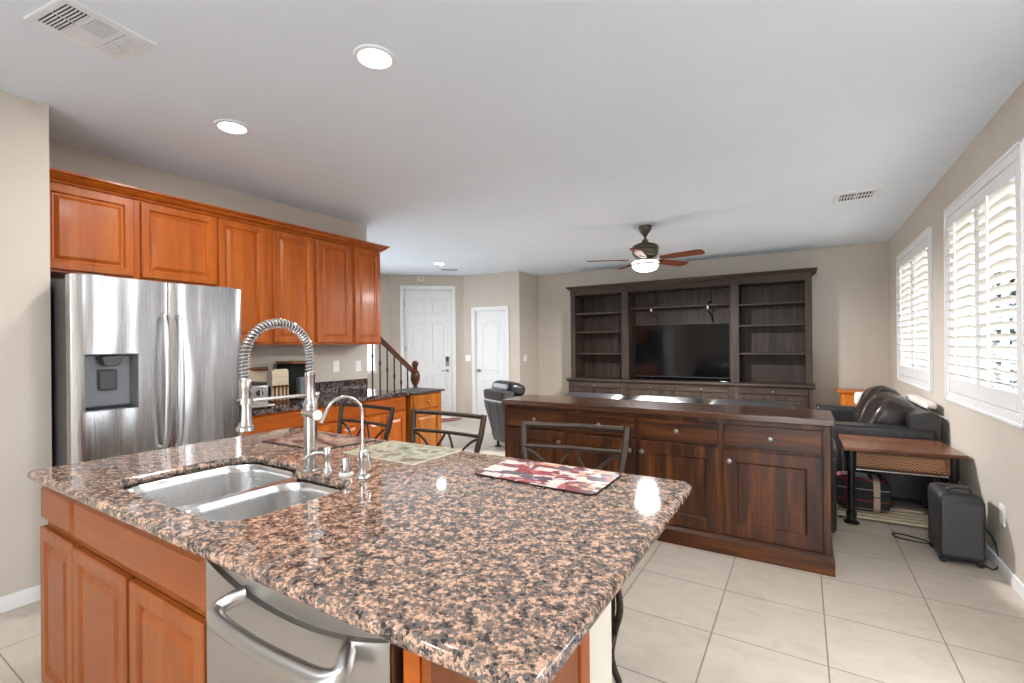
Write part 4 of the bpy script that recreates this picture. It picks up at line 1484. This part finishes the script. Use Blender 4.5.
for i, (a, b) in enumerate(XS4):
    d = part('drawer', MB().panel(a, b, .708, .850, YS - .0005, [(0, 0), (0, .014), (.004, .018)]), M['walnut_x'], t)
    part('knob', MB().lathe([(.009, -.018), (.008, -.030), (.015, -.036), (.018, -.043), (.015, -.049), (.005, -.052)], ((a + b) / 2, YS, .781), 16, 'y'), M['knob'], d, 'pewter knob')
    d = part('door', MB().panel(a, b, .135, .690, YS - .0005, FLAT_PANEL), M['walnut'], t)
    kx = (b - .042, b - .032, a + .028, a + .036)[i]
    part('knob', MB().lathe([(.009, -.018), (.008, -.030), (.015, -.036), (.018, -.043), (.015, -.049), (.005, -.052)], (kx, YS, .618), 16, 'y'), M['knob'], d, 'pewter knob')

# ================================================================== media wall unit
UX0, UX1, UY, UYB = -3.500, .122, 7.66, YB - .002
t = thing('media_wall_unit', 'wide dark weathered wooden wall unit with open shelves around the television', 'wall unit', ((UX0 + UX1) / 2, UY, 0))
OP = [(-3.412, -2.570), (-2.452, -.908), (-.790, .040)]
zb, ztp = .800, 2.250
b = MB().box(UX0, UX1, UY - .10, UYB, 0.0, .745)
part('base_cabinet', b, M['grey_wood'], t, bevel=.003)
part('base_plinth', MB().box(UX0 - .01, UX1 + .01, UY - .112, UYB, 0.0, .09), M['grey_wood_x'], t, bevel=.004)
lg = MB()
pf = [(0, .7455), (-.10 - .0, .7455), (-.112, .750), (-.132, .765), (-.138, .775), (-.138, .792), (-.132, .800), (0, .800)]
lg.prism_x([(UY + (.10 if k in (0, 7) else 0) + (d if k not in (0, 7) else UYB - UY - .10), z) for k, (d, z) in enumerate(pf)], UX0 - .028, UX1 + .028)
part('ledge', lg, M['grey_wood_x'], t, None, .002)
ups = MB()
for (a, c) in ((UX0, OP[0][0]), (OP[0][1], OP[1][0]), (OP[1][1], OP[2][0]), (OP[2][1], UX1)):
    part('upright', MB().box(a, c, UY, UYB, .8005, ztp + .001), M['grey_wood'], t, bevel=.003)
for (a, c) in OP:
    part('back_panel', MB().box(a, c, UYB - .03, UYB, .8005, ztp + .04), M['grey_wood'], t)
part('frieze', MB().box(UX0 + .001, UX1 - .001, UY + .004, UYB - .001, ztp + .0015, 2.345), M['grey_wood_x'], t, bevel=.003)
for (a, c) in ((UX0, OP[0][0]), (OP[0][1], OP[1][0]), (OP[1][1], OP[2][0]), (OP[2][1], UX1)):
    part('frieze_block', MB().box(a + .0005, c - .0005, UY - .012, UY + .0035, ztp + .0015, 2.345), M['grey_wood'], t, bevel=.002)
cp = [(0, 2.3455), (-.018, 2.3455), (-.022, 2.357), (-.045, 2.372), (-.062, 2.386), (-.066, 2.39), (-.066, 2.402), (0, 2.402)]
cr = MB()
L0 = [(UX0 + d, UYB, z) for d, z in cp]
L1 = [(UX0 + d, UY + d, z) for d, z in cp]
L2 = [(UX1 - d, UY + d, z) for d, z in cp]
L3 = [(UX1 - d, UYB, z) for d, z in cp]
cr.loft([L0, L1, L2, L3])
cr.box(UX0 + .002, UX1 - .002, UY + .002, UYB, 2.3456, 2.39)
part('cornice', cr, M['grey_wood_x'], t)
for (k, zs) in ((0, (1.925, 1.600, 1.225)), (2, (1.950, 1.640, 1.228))):
    for z in zs:
        part('shelf', MB().box(OP[k][0] + .0005, OP[k][1] - .0005, UY + .025, UYB - .031, z - .014, z + .012), M['grey_wood_x'], t, bevel=.003)
part('shelf', MB().box(OP[1][0] + .0005, OP[1][1] - .0005, UY + .10, UYB - .031, 1.965, 1.993), M['grey_wood_x'], t, bevel=.003)
# base doors and drawer strip
cols = [(-3.46, -3.01), (-3.00, -2.56), (-2.44, -2.075), (-2.065, -1.69), (-1.68, -1.305), (-1.295, -.92), (-.775, -.375), (-.365, .07)]
for (a, c) in cols:
    part('door', MB().panel(a, c, .12, .640, UY - .1005, [(0, 0), (0, .016), (.003, .018), (.062, .018), (.07, .010), (.085, .010), (.10, .016)]), M['grey_wood'], t)
for (a, c) in ((-3.46, -2.56), (-2.44, -1.69), (-1.68, -.92), (-.775, .07)):
    dr_ = part('drawer', MB().panel(a, c, .655, .735, UY - .1005, [(0, 0), (0, .012), (.004, .016)]), M['grey_wood_x'], t)
    part('knob', MB().lathe([(.008, -.016), (.007, -.026), (.014, -.032), (.012, -.040), (.004, -.042)], ((a + c) / 2, UY - .1005, .695), 12, 'y'), M['knob'], dr_)

# television in the middle bay
t = thing('television', 'large black flat-screen television in the centre of the wall unit', 'television', (-1.66, 7.80, .8005))
part('screen_bezel', MB().box(-2.392, -.926, 7.775, 7.815, .845, 1.700), M['black_plastic'], t, None, .004)
part('screen', MB().box(-2.382, -.936, 7.7735, 7.7748, .862, 1.690), M['screen'], t, 'glossy dark screen')
for x in (-2.1, -1.22):
    part('stand_foot', MB().prism_x([(7.70, .8015), (7.90, .8015), (7.90, .808), (7.815, .85), (7.78, .85), (7.70, .808)], x - .012, x + .012), M['black_metal'], t)
part('soundbar', MB().box(-2.05, -1.02, 7.70, 7.755, .8015, .842), M['black_plastic'], t, None, .01) if False else None
# puck lights with dangling leads above the television
for i, (x, dz) in enumerate(((-2.10, .15), (-1.235, .18))):
    lab = ('small pendant shelf lamp and lead left under the shelf above the television', 'small shelf lamp with thick black cords right above the television')[i]
    t = thing('shelf_lamp', lab, 'lamp', (x, 7.90, 1.964))
    part('lamp_head', MB().lathe([(.012, 1.963), (.022, 1.955), (.022, 1.925), (.012, 1.91)], (x, 7.775, 0), 14), M['nickel'], t)
    pts = spline([(x, 7.775, 1.912), (x + .01, 7.83, 1.87), (x + .02, 8.0, 1.84), (x + .03, 8.052, 1.74), (x + .035, 8.055, 1.66)], 6)
    part('lead', MB().tube(pts, .006 if i == 0 else .014, 6), M['rubber'], t, 'black lead')
    pts = spline([(x, 7.80, 1.995), (x, 7.83, 2.02), (x + .006, 8.02, 2.05), (x, 8.05, 2.15), (x - .005, 8.055, 2.25)], 6)
    part('upper_lead', MB().tube(pts, .005 if i == 0 else .014, 6), M['rubber'], t, 'black lead')
t = solo('remote_control', MB().box(-1.055, -.94, 7.66, 7.70, .801, .815), M['nickel'], 'small silver remote at the right foot of the television', 'remote control', (-1.0, 7.68, .801), bevel=.004)

# ================================================================== pine chest in the far corner
t = thing('pine_chest', 'small orange pine chest in the far corner by the window wall', 'chest', (.62, 7.72, 0))
part('chest_top', MB().box(.385, .93, 7.48, 7.97, .722, .745), M['pine'], t, None, .005)
part('chest_body', MB().box(.435, .89, 7.52, 7.95, .05, .7215), M['pine'], t, bevel=.004)
for (z0, z1) in ((.53, .70), (.33, .51), (.10, .31)):
    dr_ = part('drawer', MB().panel(.455, .87, z0, z1, 7.5195, SLAB), M['pine'], t)
    part('knob', MB().lathe([(.008, -.018), (.008, -.03), (.016, -.036), (.014, -.045), (.004, -.047)], (.6625, 7.5195, (z0 + z1) / 2), 12, 'y'), M['pine'], dr_)
part('chest_plinth', MB().box(.425, .90, 7.51, 7.955, 0, .0495), M['pine'], t, bevel=.004)


# ================================================================== leather seating
def seam_bump(name, base, rough):
    return base


def sofa(name, label, cat, loc, rz, width, depth, arm_h, back_h, seats, arm_w, mat, group=None, base_h=.42, pillow_top=True, back_th=.2, padded=True):
    """faces local -y; the back is at +y; the origin is on the floor at its centre"""
    t = thing(name, label, cat, loc, rz if rz else 1e-6, group)
    w2, d2 = width / 2, depth / 2
    part('base_frame', MB().box(-w2 + arm_w, w2 - arm_w, -d2 + .08, d2 - .02, .06, base_h - .12), mat, t, None, .03, True, seg=3)
    part('back_frame', MB().prism_x([(d2 - back_th, .06), (d2 - .03, .06), (d2, back_h - .10), (d2 - .02, back_h - .03), (d2 - .07, back_h), (d2 - back_th - .01, back_h - .03)], -w2 + .02, w2 - .02), mat, t, None, .03 if padded else .016, True, seg=3)
    for s in (-1, 1):
        x0, x1 = (w2 - arm_w, w2) if s > 0 else (-w2, -w2 + arm_w)
        am = MB().box(x0, x1, -d2 + .03, d2 - .04, .06, arm_h - (.05 if padded else 0))
        a_ = part('arm', am, mat, t, None, .035 if padded else .03, True, seg=3)
        if not padded:
            sm = MB()
            for yy in (-.12, .16):
                sm.tube([(x0 + .03, yy, arm_h + .0005), (x1 - .03, yy, arm_h + .0005)], .003, 6)
                for xx in (x0 - .0005, x1 + .0005):
                    sm.tube([(xx, yy, .2), (xx, yy, arm_h - .03)], .003, 6)
            part('seam', sm, M['leather_grey'], a_, None, 0, True)
        else:
          part('arm_pad', MB().cushion(((x0 + x1) / 2, -.02, arm_h - .045), (arm_w + .03, depth - .08, .115), .3, 28, 10, e2=.5), mat, a_, None, 0, True)
    iw = (width - 2 * arm_w) / seats
    for i in range(seats):
        xc = -w2 + arm_w + iw * (i + .5)
        part('seat_cushion', MB().cushion((xc, -.06, base_h - .02), (iw - .006, depth - .20, .20), .25, 32, 10, e2=.5), mat, t, None, 0, True)
    for s in (-1, 1):
        for yy in (-d2 + .10, d2 - .10):
            part('foot', MB().lathe([(.022, 0), (.03, .055), (.03, .065)], (s * (w2 - .09), yy, 0), 12), M['black_plastic'], t, None, 0, True)
    return t


# long sofa standing behind the sideboard, facing the media wall
sf = sofa('leather_sofa', 'long black leather sofa behind the sideboard, facing the television', 'sofa', (-.985, 4.29, 0), PI, 2.36, .90, .64, .84, 3, .22, M['leather'])
for i in range(3):
    xc = (-.64, 0, .64)[i]
    part('back_cushion', MB().cushion((xc, .275, .716), (.635, .26, .42), .22, 40, 16, Matrix.Rotation(math.radians(-8), 3, 'X'), e2=.32), M['leather'], sf, None, 0, True)

# loveseat against the window wall
LVY0, LVY1 = 5.02, 6.66
lv_ = sofa('leather_loveseat', 'dark leather loveseat with plump back pillows under the shuttered windows', 'loveseat', ((.10 + .965) / 2, (LVY0 + LVY1) / 2, 0), -PI / 2, LVY1 - LVY0, .865, .655, .80, 2, .24, M['leather'], padded=False)
# local x -> world -y ; local y -> world x
R1 = Matrix.Rotation(math.radians(-24), 3, 'X')
o = part('back_pillow', MB().cushion((.30, .125, .672), (.62, .30, .47), .42, 40, 16, R1 @ Matrix.Rotation(math.radians(3), 3, 'Y'), e2=.7), M['leather_brown'], lv_, 'plump brown-black back pillow', 0, True)
o = part('back_pillow', MB().cushion((-.28, .115, .678), (.62, .30, .52), .42, 40, 16, R1 @ Matrix.Rotation(math.radians(-6), 3, 'Y'), e2=.7), M['leather_brown'], lv_, 'plump brown-black back pillow', 0, True)
for o in lv_.children:
    if o.name.startswith('back_pillow'):
        tex = bpy.data.textures.new('pillow_folds', 'CLOUDS')
        tex.noise_scale = .22
        sb = o.modifiers.new('sub', 'SUBSURF')
        sb.levels = sb.render_levels = 1
        dm_ = o.modifiers.new('folds', 'DISPLACE')
        dm_.texture = tex
        dm_.strength = .055
tl = MB().cushion((.925, 5.68, .831), (.085, .95, .05), .3, 24, 10)
solo('folded_throw', tl, M['white_cloth'], 'white folded cloth lying along the top of the loveseat back', 'cloth', (.925, 5.68, .806))
solo('throw_pillow', MB().cushion((.56, 6.58, .742), (.12, .12, .15), .5, 24, 12), M['white_cloth'], 'small cream cushion resting on the far arm of the loveseat', 'cushion', (.56, 6.58, .667))

# recliner at the left end of the sideboard
t = thing('leather_recliner', 'charcoal leather recliner with a padded headrest, seen from behind past the sideboard', 'recliner', (-3.295, 5.54, 0), math.radians(64 + 90))
g = M['leather_grey']
part('base_frame', MB().box(-.24, .24, -.30, .20, .09, .30), g, t, None, .03, True)
part('seat_cushion', MB().cushion((0, -.10, .40), (.50, .60, .22), .3, 32, 10), M['leather'], t, None, 0, True)
bk = MB()
lps = []
for (z, yc, hw, th) in ((.10, .27, .20, .06), (.30, .29, .225, .08), (.55, .325, .265, .10), (.64, .335, .27, .105), (.66, .33, .255, .10), (.69, .335, .265, .105), (.775, .345, .265, .10), (.79, .345, .24, .08)):
    lps.append([(x, y + yc, z) for x, y in rrect(-hw, hw, -th, th, .05, 4)])
bk.loft(lps)
bc = part('back_rest', bk, g, t, None, 0, True)
sm = MB()
for x in (-.11, .11):
    sm.tube([(x, yc + th + .001, z) for (z, yc, hw, th) in ((.12, .27, .29, .06), (.30, .29, .30, .08), (.55, .325, .315, .10), (.64, .335, .315, .105))], .004, 6)
part('seam', sm, M['leather'], bc, None, 0, True)
part('head_pillow', MB().cushion((0, .19, .80), (.54, .28, .20), .4, 36, 14, Matrix.Rotation(math.radians(14), 3, 'X'), e2=.7), M['leather'], t, 'black padded head pillow', 0, True)
for s in (-1, 1):
    a_ = part('arm', MB().box(s * .30 - .065, s * .30 + .065, -.34, .26, .10, .56), g, t, None, .04, True, seg=3)
    part('arm_pad', MB().cushion((s * .32, -.05, .57), (.17, .64, .11), .35, 24, 10), M['leather'], a_, None, 0, True)
    part('foot', MB().lathe([(.05, 0), (.045, .012), (.02, .02), (.02, .10)], (s * .16, .26, 0), 14), M['black_plastic'], t, None, 0, True)
    part('foot', MB().lathe([(.05, 0), (.045, .012), (.02, .02), (.02, .10)], (s * .22, -.24, 0), 14), M['black_plastic'], t, None, 0, True)

# ================================================================== end table, shredder, pet cushion, slatted rack
TZ = .583
t = thing('end_table', 'brown wood end table with woven rattan drawer and black pipe legs', 'table', (.62, 4.66, 0))
top = [(.262, 4.335), (.978, 4.41), (.935, 4.98), (.262, 4.98)]
part('table_top', MB().prism(top, TZ - .024, TZ), M['table_wood'], t, None, .006)
part('apron', MB().box(.315, .885, 4.435, 4.93, .425, TZ - .0245), M['table_wood'], t, None, .003)
part('rattan_front', MB().panel(.345, .855, .438, TZ - .04, 4.4345, [(0, 0), (0, .006), (.006, .010)]), M['rattan'], t, 'woven rattan drawer front')
LEGP = [(.03, 0), (.05, 0), (.05, .012), (.043, .018), (.030, .022), (.030, .055), (.034, .06), (.034, .085), (.024, .09), (.024, .395), (.030, .40), (.030, TZ - .03), (.040, TZ - .0255)]
for (x, y) in ((.312, 4.405), (.905, 4.455), (.312, 4.90), (.905, 4.92)):
    part('leg', MB().lathe([(r, z) for r, z in LEGP], (x, y, 0), 16), M['black_metal'], t, 'black pipe leg with floor flange')
rods = MB().tube([(.312, 4.405, .412), (.905, 4.455, .412)], .006, 8)
part('stretcher_rod', rods, M['nickel'], t, 'thin metal rod under the drawer')

t = thing('paper_shredder', 'black box-shaped paper shredder on casters by the wall outlet', 'shredder', (.822, 4.03, 0), math.radians(1))
bd = MB()
lps = []
for (z, ix, iy) in ((.035, .012, .012), (.05, .002, .002), (.36, .0, .0), (.395, .0, .0), (.425, .01, .012), (.440, .03, .04), (.444, .06, .08)):
    lps.append([(x, y, z) for x, y in rrect(-.107 + ix, .107 - ix, -.155 + iy, .155 - iy, .02, 4)])
bd.loft(lps)
part('bin_body', bd, M['black_plastic'], t, None, 0, True)
part('front_panel', MB().panel(-.092, .092, .06, .38, -.1545, [(0, 0), (0, .003), (.008, .005)]), M['dark_plastic'], t, 'dark grey front panel', 0, True)
part('top_handle', MB().tube(spline([(-.05, -.10, .435), (-.05, -.10, .458), (0, -.10, .466), (.05, -.10, .458), (.05, -.10, .435)], 5), .009, 8), M['black_plastic'], t, None, 0, True)
part('feed_slot', MB().box(-.075, .075, .0, .012, .4442, .446), M['gap'], t, None, 0, True)
for sx2 in (-1, 1):
    for sy2 in (-1, 1):
        part('caster', MB().lathe([(.004, -.012), (.018, -.010), (.019, 0), (.018, .010), (.004, .012)], (sx2 * .085, sy2 * .125, .019), 14, 'y'), M['rubber'], t, None, 0, True)
cd = spline([(.07, .157, .18), (.11, .10, .23), (.165, -.02, .17), (.175, -.10, .05), (.14, -.13, .006), (.10, -.05, .005), (-.06, .17, .005), (-.18, .26, .005), (-.27, .27, .005), (-.26, .20, .005), (-.14, .16, .005), (.0, .175, .005)], 8)
part('power_cord', MB().tube(cd, .0045, 6), M['rubber'], t, 'black power cord looped on the floor', 0, True)

t = thing('slatted_rack', 'low rack of pale wooden slats on the floor under the end table', 'rack', (.52, 4.74, 0))
for i in range(5):
    y = 4.505 + i * .079
    part('slat', MB().box(.225, .80, y - .018, y + .018, .022, .036), M['slat'], t, None, .003)
for x in (.235, .775):
    part('cross_bar', MB().box(x, x + .02, 4.485, 4.84, 0, .0215), M['black_metal'], t)
t = thing('pet_cushion', 'dark plaid cushion with red and cream lines under the end table', 'cushion', (.39, 4.76, .038))
pc = MB().cushion((.395, 4.71, .173), (.37, .295, .27), .3, 40, 16, e2=.5)
part('cushion_cover', pc, M['plaid'], t)
part('piping', MB().tube([(x, y, .173) for x, y in rrect(.395 - .184, .395 + .184, 4.71 - .146, 4.71 + .146, .05, 5)], .004, 6, True), M['rubber'], t)

# ------------------------------------------------------------------ planting outside the windows
random.seed(3)


def shrub(label, x, y, h, r):
    t = thing('slender_shrub', label, 'shrub', (x, y, -.06), 0, 'shrubs outside the windows')
    part('stem', MB().tube([(x, y, -.06), (x, y, h * .8)], .02, 6), M['rail_wood'], t)
    lf = MB()
    for i in range(900):
        z = random.uniform(.05, h)
        rr = r * (1 - (z / h) ** 2.2) * random.uniform(.25, 1) + .02
        a = random.uniform(0, 2 * PI)
        p = Vector((x + rr * math.cos(a), y + rr * math.sin(a), z))
        d = Vector((math.cos(a), math.sin(a), random.uniform(.2, 1.2))).normalized() * random.uniform(.05, .10)
        q = d.cross(Vector((0, 0, 1))).normalized() * .022
        k = Vector((0, 0, .004))
        lf.add([p, p + d * .5 + q, p + d, p + d * .5 - q, p + d * .5 + k], [(0, 1, 4), (1, 2, 4), (2, 3, 4), (3, 0, 4), (0, 3, 2, 1)])
    part('foliage', lf, M['leaf'], t)


M['leaf'] = plain('shrub_leaf', lin(36, 58, 38), .6, 0, .3, 20)
shrub('dark green slender shrub seen through the near window', 1.75, 6.7, 2.3, .22)
shrub('dark green slender shrub seen through the far window', 2.0, 10.6, 2.2, .24)
